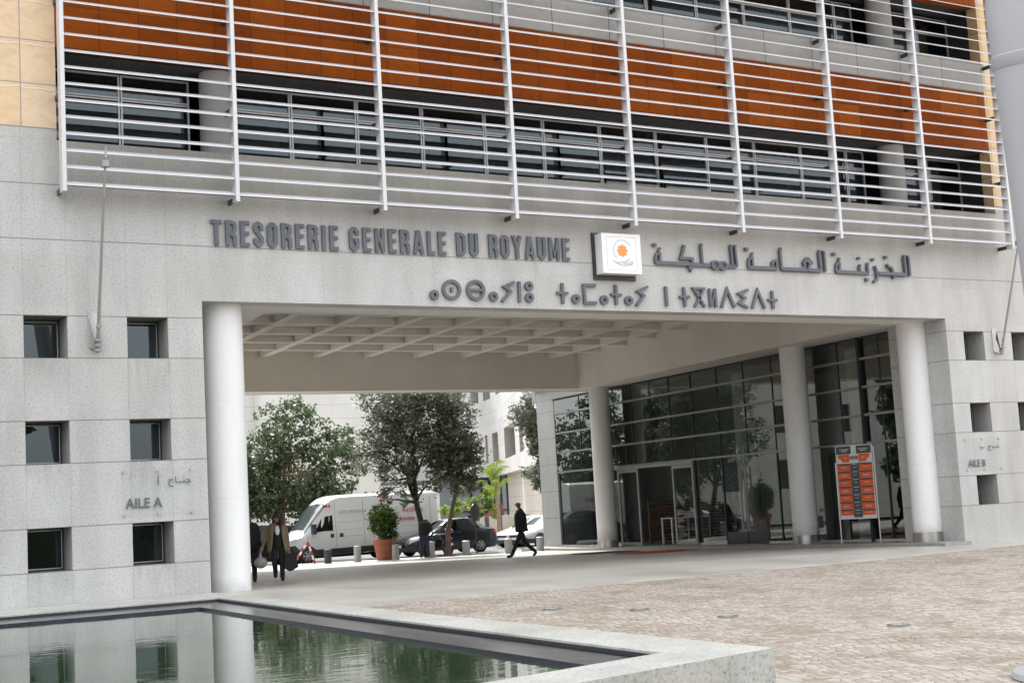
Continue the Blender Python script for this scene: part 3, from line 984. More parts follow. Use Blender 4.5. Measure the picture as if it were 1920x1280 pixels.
def pane(y0, y1, z0, z1, off=0.0, parent=CW, name='pane', tilt=0.0):
    g = MB()
    g.quad((gp(y1, off), y1, z0), (gp(y0, off), y0, z0), (gp(y0, off + tilt), y0, z1), (gp(y1, off + tilt), y1, z1))
    return g.build(name, 'lobby_glass', parent)
random.seed(3)
YV = [2.15, 5.16, 8.7, 12.05, 15.34, 18.23, 21.2, 25.1]
ZV = CZ + [5.80]
for a, b in zip(YV, YV[1:]):
    for c, d in zip(ZV, ZV[1:]):
        pane(a, b, c, d, random.uniform(-.004, .004), tilt=random.uniform(-.003, .003))
for a, b in ((2.2, 5.16), (5.16, 8.7), (8.7, 9.45), (12.02, 13.8), (19.66, 21.0), (21.0, 24.9)):
    pane(a, b, zf(a) + .02, 2.68, random.uniform(-.003, .003))
# sliding entrance doors: two framed leaves, pushed apart
def sliding_leaf(y0, y1, off):
    t = .10
    z0 = zf(y0) + .015
    fm = MB()
    skew_bar(fm, y0, y0 + t, z0, 2.55, off - .03, off + .03); skew_bar(fm, y1 - t, y1, z0, 2.55, off - .03, off + .03)
    skew_bar(fm, y0 + t, y1 - t, z0, z0 + .12, off - .029, off + .029); skew_bar(fm, y0 + t, y1 - t, 2.43, 2.55, off - .029, off + .029)
    f = fm.build('sliding_door', 'doorframe', CW)
    pane(y0 + t, y1 - t, z0 + .12, 2.43, off, f)
sliding_leaf(17.85, 19.5, -.10); sliding_leaf(13.82, 15.3, -.10)
hd = MB(); skew_bar(hd, 13.8, 19.66, 2.56, 2.66, -.16, .0); hd.build('door_header', 'doorframe', CW)
# frameless swing doors with long bar handles and steel kick plates
for a, b, hy in ((10.72, 11.98, 10.86), (9.47, 10.68, 10.5)):
    dr = pane(a, b, zf(a) + .40, 2.66, .004, CW, 'swing_door')
    kp = MB(); skew_bar(kp, a, b, zf(a) + .01, zf(a) + .40, -.02, .02); kp.build('kick_plate', 'frame_dark', dr)
    hb = MB()
    hb.tube([(gp(hy, -.09), hy, .15), (gp(hy, -.09), hy, 2.3)], .028, 8)
    for z in (.4, 2.05):
        hb.tube([(gp(hy, -.09), hy, z), (gp(hy, .0), hy, z)], .018, 6)
    hb.build('bar_handle', 'steel', dr, smooth=True)
# stone pier and upper storey closing the wing
mb = MB(); mb.prism([(31.72, 25.1), (33.4, 25.1), (33.4, 26.85), (31.93, 26.85)], -1.2, 5.86)
mb.build('stone_pier', 'granite_plain', BLD)
mb = MB(); mb.prism([(31.30, 21.21), (33, 21.21), (33, 26.86), (31.94, 26.86)], 5.868, 6.35)
mb.build('wing_soffit_beam', 'granite_plain', BLD)
# lobby room behind the glass
mb = MB()
mb.quad((37.6, 2.15, -1), (37.6, 2.15, 5.9), (37.6, 26.8, 5.9), (37.6, 26.8, -1), 0)
mb.quad((28.9, 2.2, -1), (37.6, 2.2, -1), (37.6, 2.2, 5.9), (28.9, 2.2, 5.9), 0)
mb.quad((29.2, 2.15, SLAB - .01), (31.5, 25, SLAB - .01), (37.6, 25, SLAB - .01), (37.6, 2.15, SLAB - .01), 0)
mb.quad((33.0, 26.7, -1), (37.6, 26.7, -1), (37.6, 26.7, 5.9), (33.0, 26.7, 5.9), 0)
mb.box(33.5, 37.5, 10.2, 10.4, -1, 2.6, 0); mb.box(34.3, 37.5, 4.8, 5.0, -1, 4.0, 0)
for y in (2.2, 8, 14, 20):
    mb.quad((gp(y, .06), y, pz(0, y) + .004), (37.6, y, pz(0, y) + .004), (37.6, y + 6, pz(0, y + 6) + .004), (gp(y + 6, .06), y + 6, pz(0, y + 6) + .004), 1)
mb.build('lobby_interior', ['lobbywall', 'lobbyfloor'], BLD)
for x, y in ((33.2, 14.2), (32.0, 6.9)):
    mb = MB(); mb.lathe((x, y, 0), [(.40, -.5), (.40, SLAB)], 32)
    mb.build('column', 'column', BLD, smooth=True)

# furniture inside the lobby
t = thing('slatted_screen', 'waist high screen of brown wooden slats inside the open lobby door', 'screen', (32.3, 19.4, pz(0, 19.4)))
mb = MB()
for k in range(13):
    mb.box(0, 4.6, -.02, .02, .10 + k * .125, .17 + k * .125)
mb.build('slat_panel', 'wood', t)
for x in (.05, 2.3, 4.55):
    mb = MB(); mb.box(x - .04, x + .04, .022, .08, 0, 1.75); mb.build('post', 'darkmetal', t)
t = thing('side_table', 'white metal table with thin legs standing in front of the slatted wooden screen', 'table', (31.75, 17.2, pz(0, 17.2)))
mb = MB(); mb.box(0, 1.9, 0, .7, .96, 1.0); mb.build('tabletop', 'signwhite', t)
for x, y in ((.04, .04), (.82, .04), (1.86, .04), (.04, .66), (1.86, .66)):
    mb = MB(); mb.box(x - .03, x + .03, y - .03, y + .03, 0, .958); mb.build('leg', 'signwhite', t)

# ------------------------------------------------------------------ lettering on the fascia
LET = {
 'T': (.42, [[(0, .9), (1, .9)], [(.5, .8), (.5, 0)]]), 'I': (.21, [[(.5, 1), (.5, 0)]]),
}
def glyph(ch, t=.165):
    h = t / 2
    def S(w, *strokes): return w, strokes
    W = dict(T=.43, R=.44, E=.37, S=.42, O=.43, I=.19, G=.44, N=.45, A=.49, L=.35, D=.45, U=.44, Y=.49, M=.56)[ch]
    w = W
    if ch == 'T': return w, [([(0, 1 - h), (w, 1 - h)], t * .9), ([(w / 2, 1 - t), (w / 2, 0)], t)]
    if ch == 'I': return w, [([(w / 2, 1), (w / 2, 0)], t)]
    if ch == 'L': return w, [([(h, 1), (h, 0)], t), ([(t, h * .9), (w, h * .9)], t * .85)]
    if ch == 'E': return w, [([(h, 1), (h, 0)], t), ([(t, h * .9), (w, h * .9)], t * .85), ([(t, .52), (w * .94, .52)], t * .8), ([(t, 1 - h * .9), (w, 1 - h * .9)], t * .85)]
    if ch == 'R': return w, [([(h, 1), (h, 0)], t), ([(t, 1 - h), (w * .62, 1 - h), (w - h, .86), (w - h, .62), (w * .62, .47), (t, .47)], t * .85), ([(w * .55, .46), (w - h, .36), (w - h * .9, 0)], t * .9)]
    if ch == 'D': return w, [([(h, 1), (h, 0)], t), ([(t, 1 - h), (w * .55, 1 - h), (w - h, .82), (w - h, .18), (w * .55, h), (t, h)], t * .9)]
    if ch == 'U': return w, [([(h, 1), (h, .2), (w * .4, h), (w * .6, h), (w - h, .2), (w - h, 1)], t)]
    if ch == 'O': return w, [('c', [(h, .2), (h, .8), (w * .4, 1 - h), (w * .6, 1 - h), (w - h, .8), (w - h, .2), (w * .6, h), (w * .4, h)], t)]
    if ch == 'S': return w, [([(w - h, .68), (w - h, .82), (w * .6, 1 - h), (w * .4, 1 - h), (h, .82), (h, .68), (w - h, .36), (w - h, .18), (w * .6, h), (w * .4, h), (h, .18), (h, .33)], t * .95)]
    if ch == 'G': return w, [([(w - h, .68), (w - h, .82), (w * .6, 1 - h), (w * .4, 1 - h), (h, .82), (h, .18), (w * .4, h), (w * .6, h), (w - h, .18), (w - h, .46), (w * .5, .46)], t * .95)]
    if ch == 'N': return w, [([(h, 1), (h, 0)], t * .9), ([(w - h, 1), (w - h, 0)], t * .9), ([(h, .97), (w - h, .03)], t * .75)]
    if ch == 'A': return w, [([(h * .85, 0), (w / 2 - .015, .99)], t * .9), ([(w - h * .85, 0), (w / 2 + .015, 1)], t * .9), ([(w * .25, .25), (w * .75, .25)], t * .75)]
    if ch == 'Y': return w, [([(h * .85, 1), (w / 2, .42)], t * .9), ([(w - h * .85, 1), (w / 2, .42)], t * .9), ([(w / 2, .46), (w / 2, 0)], t)]
    if ch == 'M': return w, [([(h, 1), (h, 0)], t * .9), ([(w - h, 1), (w - h, 0)], t * .9), ([(h, .98), (w / 2, .2), (w - h, .98)], t * .65)]
def strokes_mesh(strokes, ox, oz, s, y0, depth):
    mb = MB()
    for i, st in enumerate(strokes):
        closed = st[0] == 'c'
        pts, wd = (st[1], st[2]) if closed else (st[0], st[1])
        mb.ribbon([(ox + p[0] * s, oz + p[1] * s) for p in pts], wd * s, y0 - .0025 * i, depth + .0025 * i, closed)
    return mb
def latin_word(parent, word, x0, x1, z0, z1):
    H = z1 - z0
    gl = [glyph(c) for c in word]
    tot = sum(g[0] for g in gl); gap = ((x1 - x0) / H - tot) / (len(word) - 1)
    x = x0
    for g in gl:
        mb = strokes_mesh(g[1], x, z0, H, -.065, .05)
        mb.build('letter', 'letter', parent)
        x += (g[0] + gap) * H
SG = thing('letter_sign', 'bold slate grey capital letters spelling TRESORERIE GENERALE DU ROYAUME on the granite fascia', 'letter sign')
latin_word(SG, 'TRESORERIE', 7.90, 10.66, 6.985, 7.505)
latin_word(SG, 'GENERALE', 10.91, 13.22, 6.985, 7.505)
latin_word(SG, 'DU', 13.48, 14.03, 6.985, 7.505)
latin_word(SG, 'ROYAUME', 14.30, 16.44, 6.985, 7.505)
AR=[[[[[18.879,7.033],[21.349,7.027]],0.085],[[[18.878,7.02],[18.882,7.168],[18.921,7.237],[19.021,7.248],[19.001,7.078]],0.06],[[[18.987,7.24],[18.986,7.321],[19.038,7.397]],0.055],[[[18.876,7.492],[18.871,7.424]],0.1],[[[19.768,7.49],[19.638,7.163],[19.976,7.17],[19.965,6.95]],0.07],[[[19.969,6.991],[19.91,6.894],[19.857,6.974]],0.07],[[[20.292,7.547],[20.267,7.463],[20.282,7.058]],0.06],[[[21.223,7.56],[21.198,7.482],[21.217,7.036]],0.055],[[[21.354,7.552],[21.33,7.481],[21.356,7.013]],0.055],["o",[20.676,7.031],[[20.684,7.128],[20.789,7.035]],0.06],["o",[20.918,7.026],[[20.927,7.123],[21.032,7.03]],0.06]],[[[[21.739,7.019],[22.658,7.018]],0.085],[[[21.738,7.013],[21.754,7.173],[21.794,7.242],[21.889,7.252],[21.876,7.071]],0.06],[[[21.863,7.251],[21.862,7.325],[21.908,7.393]],0.055],[[[21.71,7.512],[21.706,7.432]],0.1],[[[22.513,7.04],[22.525,7.162],[22.582,7.211],[22.663,7.235],[22.646,7.018]],0.06],[[[22.835,7.553],[22.8,7.464],[22.813,6.997]],0.065],[[[22.824,7.017],[24.143,7.015]],0.085],[[[24.137,7.546],[24.109,7.455],[24.127,7.028]],0.06],[[[24.254,7.537],[24.284,7.476],[24.287,6.992]],0.06],[[[23.689,7.322],[23.568,7.201],[23.596,7.119]],0.07],[[[23.689,7.322],[23.821,7.21],[23.833,7.155]],0.07],[[[23.663,7.245],[23.765,7.194],[23.696,7.054],[23.707,6.986]],0.06]],[[[[24.686,7.011],[25.827,7.0]],0.085],[[[24.675,6.997],[24.693,7.157],[24.728,7.221],[24.811,7.224],[24.793,7.056]],0.06],[[[24.793,7.224],[24.793,7.307],[24.827,7.371]],0.055],[[[24.639,7.503],[24.64,7.427]],0.1],[[[25.506,7.426],[25.517,7.356]],0.08],[[[25.54,7.223],[25.508,7.158],[25.51,7.046]],0.06],[[[25.821,7.275],[25.791,7.183],[25.8,7.013]],0.06],[[[25.735,6.863],[25.727,6.786]],0.1],[[[25.998,7.409],[26.019,7.339]],0.08],[[[26.051,7.206],[26.104,7.08],[26.116,6.939],[26.074,6.824],[25.963,6.772]],0.06],[[[26.488,7.486],[26.48,7.414]],0.08],[[[26.501,7.265],[26.543,7.209],[26.655,7.17],[26.698,7.043],[26.728,6.887]],0.06],[[[26.153,7.011],[27.184,7.009]],0.085],[[[27.179,7.534],[27.148,7.447],[27.166,7.023]],0.06],[[[27.277,7.531],[27.305,7.438],[27.309,6.977]],0.06]]]
TF=[[["o",[12.868,6.102],[[12.873,6.187],[12.95,6.104]],0.07]],[["o",[13.299,6.228],[[13.311,6.427],[13.506,6.233]],0.07],[[[13.269,6.227],[13.332,6.225]],0.1]],[["o",[13.903,6.232],[[13.916,6.438],[14.11,6.238]],0.07],[[[13.718,6.23],[14.089,6.234]],0.055]],[["o",[14.35,6.102],[[14.355,6.187],[14.436,6.104]],0.07]],[[[[14.91,6.441],[14.643,6.335],[14.801,6.234],[14.561,5.994]],0.065]],[[[[15.033,6.46],[15.023,5.99]],0.065]],[["o",[15.287,6.365],[[15.293,6.449],[15.372,6.368]],0.065],["o",[15.283,6.099],[[15.289,6.183],[15.368,6.101]],0.065]],[[[[16.181,6.456],[16.175,5.985]],0.07],[[[16.026,6.228],[16.328,6.227]],0.06]],[["o",[16.538,6.102],[[16.545,6.186],[16.627,6.104]],0.07]],[[[[17.108,6.432],[16.774,6.427],[16.78,6.014],[17.105,6.021]],0.07]],[["o",[17.322,6.094],[[17.329,6.179],[17.411,6.096]],0.07]],[[[[17.671,6.46],[17.667,5.987]],0.07],[[[17.515,6.227],[17.824,6.224]],0.06]],[["o",[18.022,6.098],[[18.029,6.183],[18.113,6.1]],0.07]],[[[[18.594,6.439],[18.307,6.327],[18.472,6.22],[18.234,5.983]],0.065]],[[[[19.127,6.462],[19.13,5.986]],0.07]],[[[[19.671,6.461],[19.68,5.99]],0.07],[[[19.525,6.222],[19.836,6.229]],0.06]],[[[[19.973,5.988],[20.279,6.437],[19.962,6.437],[20.28,5.994]],0.06]],[[[[20.455,6.45],[20.46,5.99]],0.065],[[[20.62,6.45],[20.626,5.993]],0.065],[[[20.619,6.438],[20.477,6.015]],0.05]],[[[[20.796,5.989],[21.001,6.441],[21.205,5.997]],0.07]],[[[[21.673,6.451],[21.366,6.35],[21.557,6.238],[21.354,6.117],[21.63,6.006]],0.065]],[[[[21.768,5.992],[21.973,6.442],[22.177,5.992]],0.07]],[[[[22.444,6.446],[22.449,5.989]],0.07],[[[22.297,6.214],[22.602,6.213]],0.06]]]
GA=[[[[6.696,2.434],[6.693,2.259]],0.018],[[[6.692,2.478],[6.706,2.478]],0.02],[[[6.895,2.36],[6.98,2.361],[6.916,2.329],[6.897,2.281],[6.923,2.236],[6.986,2.233]],0.018],[[[7.032,2.412],[7.037,2.306],[7.323,2.303],[7.297,2.344],[7.248,2.359]],0.018],[[[7.2,2.304],[7.197,2.357]],0.016],[[[7.185,2.403],[7.203,2.403]],0.02],[[[7.263,2.259],[7.281,2.258]],0.02]]
GB=[[[[29.476,2.333],[29.491,2.3],[29.617,2.301],[29.633,2.328]],0.022],[[[29.543,2.244],[29.563,2.244]],0.022],[[[29.816,2.355],[29.894,2.343],[29.816,2.304],[29.814,2.241],[29.904,2.219]],0.022],[[[29.961,2.346],[29.968,2.3],[30.223,2.302],[30.162,2.349]],0.022],[[[30.101,2.393],[30.121,2.392]],0.022]]

def traced(parent, strokes, name, mat, y0, depth, stagger=.003):
    mb = MB()
    for i, st in enumerate(strokes):
        if st[0] == 'o':
            c, (top, right), wd = st[1], st[2], st[3]
            rx, rz = abs(right[0] - c[0]) - wd * .15, abs(top[1] - c[1]) - wd * .15
            pts = [(c[0] + rx * cos(2 * pi * k / 24), c[1] + rz * sin(2 * pi * k / 24)) for k in range(24)]
            mb.ribbon(pts, wd, y0 - stagger * i, depth + stagger * i, True)
        else:
            mb.ribbon(st[0], st[1], y0 - stagger * i, depth + stagger * i)
    return mb.build(name, mat, parent)
SG = thing('letter_sign', 'slate grey Arabic lettering to the right of the white emblem box', 'letter sign')
for w_ in AR: traced(SG, w_, 'word', 'letter', -.075, .06)
SG = thing('letter_sign', 'slate grey Tifinagh lettering just above the passage opening', 'letter sign')
for w_ in TF: traced(SG, w_, 'letter', 'letter', -.075, .06)
# emblem box
t = thing('emblem_sign', 'square white sign box with an orange star on a dark backing plate', 'sign', (17.7, 0, 7.15))
mb = MB(); mb.box(-.62, .56, -.06, -.01, -.585, .52); mb.build('backing_plate', 'frame_dark', t)
mb = MB(); mb.box(-.55, .55, -.34, -.061, -.47, .47); mb.build('sign_box', 'signwhite', t)
mb = MB()
for a, b, c, d in ((-.42, .42, .385, .392), (-.42, .42, -.392, -.385), (-.42, -.413, -.385, .385), (.413, .42, -.385, .385)):
    mb.box(a, b, -.343, -.339, c, d)
mb.build('border_line', 'greyink', t)
mb = MB()
pts = [((.155 if k % 2 == 0 else .118) * cos(pi / 2 + k * pi / 8) + .02, (.155 if k % 2 == 0 else .118) * sin(pi / 2 + k * pi / 8) + .07) for k in range(16)]
vs = [(.02, -.348, .07)] + [(p[0], -.348, p[1]) for p in pts]
mb.add(vs, [(0, 1 + (k + 1) % 16, 1 + k) for k in range(16)])
mb.build('star', 'orange_star', t)
mb = MB()
mb.ribbon([(.02 + .25 * cos(a), .07 + .25 * sin(a)) for a in [radians(30 + 10 * k) for k in range(21)]], .014, -.346, .004)
mb.ribbon([(-.27, -.17), (-.15, -.215), (0, -.20), (.13, -.165), (.22, -.11)], .02, -.3465, .004)
mb.ribbon([(-.16, -.225), (-.02, -.27), (.14, -.275), (.28, -.25), (.30, -.19)], .016, -.347, .004)
mb.ribbon([(.02, -.225), (.14, -.20), (.29, -.185)], .012, -.3475, .004); mb.ribbon([(.06, -.245), (.18, -.235), (.29, -.22)], .012, -.3478, .004)
mb.build('emblem_lines', 'greyink', t)
# acrylic name plates of the two wings
def plate(x0, x1, z0, z1, label, latin, lx, lz, size, arab, sx):
    p = thing('name_plate', label, 'name plate')
    mb = MB(); mb.quad((x0, -.026, z0), (x1, -.026, z0), (x1, -.026, z1), (x0, -.026, z1)); mb.build('acrylic_sheet', 'clear', p)
    for x in (x0 + .05, (x0 + x1) / 2, x1 - .05):
        for z in (z0 + .05, z1 - .05):
            mb = MB(); mb.lathe((x, -.04, z), [(.016, 0), (.016, .04)], 10, axis='y'); mb.build('fixing', 'steel', p)
    text_obj('latin_text', latin, size, .006, 'letter', p, (lx, -.031, lz), .004, sx)
    for st_ in arab: traced(p, [st_], 'arabic_letter', 'letter', -.034, .005, .001)
plate(5.98, 7.38, 1.66, 2.58, 'clear acrylic name plate reading AILE A between windows of the left wing', 'AILE A', 6.06, 1.845, .265, GA, .92)
plate(28.86, 30.3, 1.66, 2.58, 'clear acrylic name plate reading AILE B on the right wing', 'AILE B', 28.97, 1.80, .265, GB, .92)
# wall-mounted flag poles
def flagpole(x, z0, dx, top, label):
    p = thing('wall_flagpole', label, 'flagpole', (x, 0, z0), group='flagpoles bracketed to the facade')
    base, tip = Vector((0, -.16, 0)), Vector((dx, -1.05, top))
    mb = MB(); mb.tube([base, base + (tip - base) * .97], [.034, .022], 10); mb.build('pole', 'transom', p, smooth=True)
    mb = MB()
    for k, hh in ((0.01, .075), (.035, .075), (.06, .075), (.13, .05)):
        q = base + (tip - base) * k
        mb = MB(); mb.lathe((q.x, q.y, q.z), [(hh, -.02), (hh, .02)], 14); mb.build('clamp_ring', 'transom', p, smooth=True)
    mb = MB()
    mb.prism([(-.12, -.012), (.10, -.012), (.10, -.001), (-.12, -.001)], .10, .78)
    mb.add([(-.11, -.012, .72), (-.10, -.012, .72), (-.005, -.17, .06), (-.015, -.17, .06), (-.11, -.012, .1), (-.10, -.012, .1)], [(0, 1, 2, 3), (3, 2, 5, 4), (0, 3, 4), (1, 5, 2)])
    mb.add([(.09, -.012, .72), (.10, -.012, .72), (.02, -.17, .06), (.01, -.17, .06), (.09, -.012, .1), (.10, -.012, .1)], [(0, 1, 2, 3), (3, 2, 5, 4), (0, 3, 4), (1, 5, 2)])
    mb.build('wall_bracket', 'steel', p)
    mb = MB(); q = base + (tip - base) * .94
    mb.lathe((q.x, q.y, q.z), [(.085, -.06), (.085, .06)], 14); mb.lathe((tip.x, tip.y, tip.z), [(.03, -.12), (.006, .12)], 8)
    mb.build('finial', 'transom', p, smooth=True)
flagpole(5.56, 4.80, .01, 3.66, 'slim steel flagpole leaning out from the left wing between two windows')
flagpole(30.51, 4.84, .14, 3.2, 'slim steel flagpole leaning out from the right wing beside the big grey pole')
# ------------------------------------------------------------------ pond
PZ, LZ, WZ = .15, .085, .045
mb = MB()
def ring(mb, outer, inner, z0, z1, mi=0):
    n = len(outer)
    for i in range(n):
        j = (i + 1) % n
        o0, o1, i0, i1 = outer[i], outer[j], inner[i], inner[j]
        mb.quad((*o0, z1), (*o1, z1), (*i1, z1), (*i0, z1), mi)
        mb.quad((*o1, z0), (*o0, z0), (*o0, z1), (*o1, z1), mi)
        mb.quad((*i0, z0), (*i1, z0), (*i1, z1), (*i0, z1), mi)
OUT = [(-14, -.01), (7.66, -.01), (7.70, -.6), (6.985, -17.23), (-14, -21.6)]
INN = [(-14, -1.35), (7.0, -2.05), (7.13, -2.3), (6.20, -16.62), (-14, -20.9)]
# copings as separate stretches so that every corner mitres cleanly
def strip(poly, z0, z1, name, mat, parent):
    m = MB(); m.prism(poly, z0, z1); return m.build(name, mat, parent)
PD = thing('pond_basin', 'low pond basin with pale granite coping and a dark mosaic ledge beside the cobbles', 'pond basin')
strip([(-14, -1.35), (7.10, -2.1), (7.66, -.02), (-14, -.02)], -1.0, PZ, 'coping', 'coping', PD)
strip([(7.10, -2.1), (6.20, -16.62), (6.985, -17.23), (7.66, -.02)], -1.0, PZ - .0005, 'coping', 'coping', PD)
strip([(-14, -21.6), (6.985, -17.23), (6.20, -16.62), (-14, -20.9)], -1.0, PZ, 'coping', 'coping', PD)
LG = [(-14, -2.35), (6.38, -3.25), (5.58, -16.58), (-14, -20.76)]
LO = [(-14, -1.43), (7.02, -2.18), (6.13, -16.55), (-14, -20.8)]
m = MB()
for i in (0, 1, 2):
    a, b, c, d = LO[i], LO[(i + 1) % 4], LG[(i + 1) % 4], LG[i]
    m.quad((*a, LZ), (*d, LZ), (*c, LZ), (*b, LZ), 0)
    m.quad((*d, -.6), (*c, -.6), (*c, LZ), (*d, LZ), 1)
    m.quad((*a, -.6), (*a, LZ), (*b, LZ), (*b, -.6), 1)
m.build('ledge', ['mosaic', 'mosaicface'], PD)
m = MB()  # black strips on the coping's inner faces, painting the shade of the gap
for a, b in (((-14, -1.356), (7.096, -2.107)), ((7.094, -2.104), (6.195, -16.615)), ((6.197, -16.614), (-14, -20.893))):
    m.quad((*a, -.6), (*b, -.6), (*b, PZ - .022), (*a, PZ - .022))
m.build('gutter_shade', 'frame_dark', PD)
m = MB(); m.box(-14, 7.2, -21.4, -1.4, -.75, -.7)
m.build('basin_floor', 'mosaicface', PD)
m = MB(); m.prism([(-13.9, -20.85), (6.12, -16.56), (7.0, -2.2), (-13.9, -1.45)], WZ - .02, WZ)
w = m.build('water', 'water')
tag(w, kind='structure')

# ------------------------------------------------------------------ plaza furniture
def ground_light(x, y, label):
    p = thing('ground_light', label, 'ground light', (x, y, G(x, y)), group='round lights set into the cobbles')
    m = MB(); m.lathe((0, 0, 0), [(.15, -.05), (.15, .022), (.115, .026)], 24); m.build('rim', 'steel', p, smooth=True)
    m = MB(); m.lathe((0, 0, 0), [(.112, .0), (.112, .024), (.05, .03)], 20); m.build('lens', 'lamp', p, smooth=True)
ground_light(10.36, -8.14, 'round ground light in the cobbles nearest the pond coping')
ground_light(11.21, -9.27, 'round ground light in the cobbles, second from the pond coping')
ground_light(11.41, -11.11, 'round ground light in the cobbles, third from the pond coping')
ground_light(12.16, -13.62, 'round ground light in the cobbles nearest the viewer, at the right')
# big grey pole in the foreground
p = thing('mast_pole', 'thick pale grey pole on a round base at the right edge of the plaza', 'pole', (10.04, -18.32, G(10.04, -18.32)))
lean = lambda z: (-.118 * z, -.045 * z, z)
m = MB(); m.tube([lean(z) for z in (.05, 3.2, 5.75, 6.2, 6.3, 12)], [.285, .275, .27, .27, .255, .235], 40); m.build('shaft', 'poleg', p, smooth=True)
m = MB(); m.tube([lean(z) for z in (5.66, 5.67, 5.78, 5.79)], [.271, .279, .279, .27], 40); m.build('joint_band', 'poleg', p, smooth=True)
m = MB(); m.lathe((0, 0, 0), [(.82, 0), (.86, .03), (.84, .08), (.5, .14), (.31, .19)], 40); m.build('base', 'poleg', p, smooth=True)
# door mats
def mat_sheet(name, poly, mat, label, zfun):
    m = MB(); N_ = 12; A, B, C_, D = poly
    for k in range(2):
        vs, fs = [], []
        for i in range(N_ + 1):
            for j in range(N_ + 1):
                u, v = i / N_, j / N_
                x = (A[0] * (1 - u) + B[0] * u) * (1 - v) + (D[0] * (1 - u) + C_[0] * u) * v
                y = (A[1] * (1 - u) + B[1] * u) * (1 - v) + (D[1] * (1 - u) + C_[1] * u) * v
                vs.append((x, y, zfun(x, y) - (.03 if k else 0) - (.0299 if (i in (0, N_) or j in (0, N_)) and not k else 0)))
        fs = [(i * (N_ + 1) + j, (i + 1) * (N_ + 1) + j, (i + 1) * (N_ + 1) + j + 1, i * (N_ + 1) + j + 1) for i in range(N_) for j in range(N_)]
        if k == 0: m.add(vs, fs)
    tag(m.build(name, mat), label, 'doormat')
mat_sheet('doormat', [(24.6, 12.2), (27.9, 13.7), (28.3, 16.0), (25.0, 14.2)], 'greymat', 'dark grey doormat on the paving in front of the sliding doors', lambda x, y: G(x, y) + .05)
mat_sheet('doormat', [(24.3, 8.9), (27.75, 10.4), (27.9, 12.1), (24.3, 10.6)], 'redmat', 'red doormat on the paving beside the dark grey one', lambda x, y: G(x, y) + .05)
# directory board on two steel posts
bx, by = 28.23, 3.62
zb = pz(0, by)
ang = atan2(-1.9, -.25) + pi / 2
p = thing('directory_board', 'white framed directory board with orange fields on two steel posts before the dark glazing', 'sign', (28.0, 3.28, zb), radians(-73))
m = MB(); m.tube([(-.62, 0, 0), (-.62, 0, 2.35)], .022, 8); m.build('post', 'steel', p, smooth=True)
m = MB(); m.tube([(.62, 0, 0), (.62, 0, 2.75)], .022, 8); m.build('post', 'steel', p, smooth=True)
m = MB(); m.box(-.58, .58, -.03, .03, .72, 2.83); m.build('panel', 'boardshade', p)
OF, g_, t_ = [], MB(), MB()
yb = -.034
g_.box(-.555, -.085, yb, -.03, 2.58, 2.805); g_.box(.085, .555, yb, -.03, 2.58, 2.805)
t_.box(-.07, .07, yb, -.03, 2.61, 2.77)
for sgn in (-1, 1):
    pl = [(.14, 2.565), (.50, 2.565), (.50, 2.47), (.42, 2.43), (.38, 2.345), (.14, 2.345)]
    pl = [(sgn * a, b) for a, b in pl]
    if sgn > 0: pl = pl[::-1]
    OF.append(MB()); OF[-1].add([(a, yb, b) for a, b in pl], [tuple(range(6))])
g_.box(-.12, .12, yb, -.03, 2.42, 2.51)
g_.box(-.14, .14, yb, -.03, .76, 2.31)
z = 2.31
for k in range(7):
    hgt = .215 if k < 6 else .17
    for sgn in (-1, 1):
        a, b = sorted((sgn * .145, sgn * .555))
        g_.box(a, b, yb + .001, -.03, z - .05, z)
        OF.append(MB()); OF[-1].box(a, b, yb, -.03, z - hgt + .0, z - .052)
        mid = z - .05 - (hgt - .05) / 2
        for q in range(2 if k % 2 else 1):
            t_.box((a + b) / 2 - .10, (a + b) / 2 + .10, yb - .003, yb + .001, mid + .012 - q * .03, mid + .022 - q * .03)
    t_.box(-.09, .09, yb - .003, yb + .001, z - .035, z - .02)
    t_.box(-.06, .06, yb - .003, yb + .001, z - .12, z - .11)
    z -= hgt + .004
for sgn in (-1, 1):
    t_.box(sgn * .3 - .15, sgn * .3 + .15, yb - .003, yb + .001, 2.70, 2.72); t_.box(sgn * .3 - .09, sgn * .3 + .09, yb - .003, yb + .001, 2.65, 2.67)
    t_.box(sgn * .28 - .05, sgn * .28 + .05, yb - .003, yb + .001, 2.46, 2.475)
t_.box(-.08, .08, yb - .003, yb + .001, 2.455, 2.472)
om = plain("orange_sign_print", (0.56, 0.085, 0.018), 0.5, 0.06, 4)
for f_ in OF: f_.build('orange_field', om, p)
g_.build('grey_fields', plain("grey_sign_print", (0.055, 0.058, 0.062), 0.5, 0.06, 4), p)
t_.build('text_lines', 'boardshade', p)
# bollards along the kerb
def bollard(x, y, mat, h, r, label):
    p = thing('bollard', label, 'bollard', (x, y, G(x, y)), group='bollards along the kerb')
    m = MB(); m.lathe((0, 0, 0), [(r, -.1), (r, h - .05)], 20); m.build('shaft', mat, p, smooth=True)
    m = MB(); m.lathe((0, 0, 0), [(r * 1.0, h - .049), (r * 1.03, h - .03), (r * .85, h - .005), (r * .4, h)], 20); m.build('cap', mat, p, smooth=True)
bollard(20.16, 23.4, 'darkbollard', .55, .14, 'dark grey bollard in front of the wheel of the white van')
bollard(21.25, 23.1, 'bollard', .63, .14, 'light grey bollard between the dark one and the terracotta pot')
bollard(23.0, 23.4, 'bollard', .60, .14, 'light grey bollard just right of the terracotta pot')
bollard(24.7, 23.7, 'bollard', .64, .155, 'light grey bollard beside the man leaning over the motorbike')
bollard(26.45, 24.0, 'bollard', .60, .155, 'light grey bollard in front of the dark sedan door')
bollard(27.9, 23.1, 'bollard', .62, .155, 'light grey bollard just behind the striding man in the black suit')
bollard(30.15, 24.3, 'bollard', .60, .155, 'light grey bollard next to the stone pier')

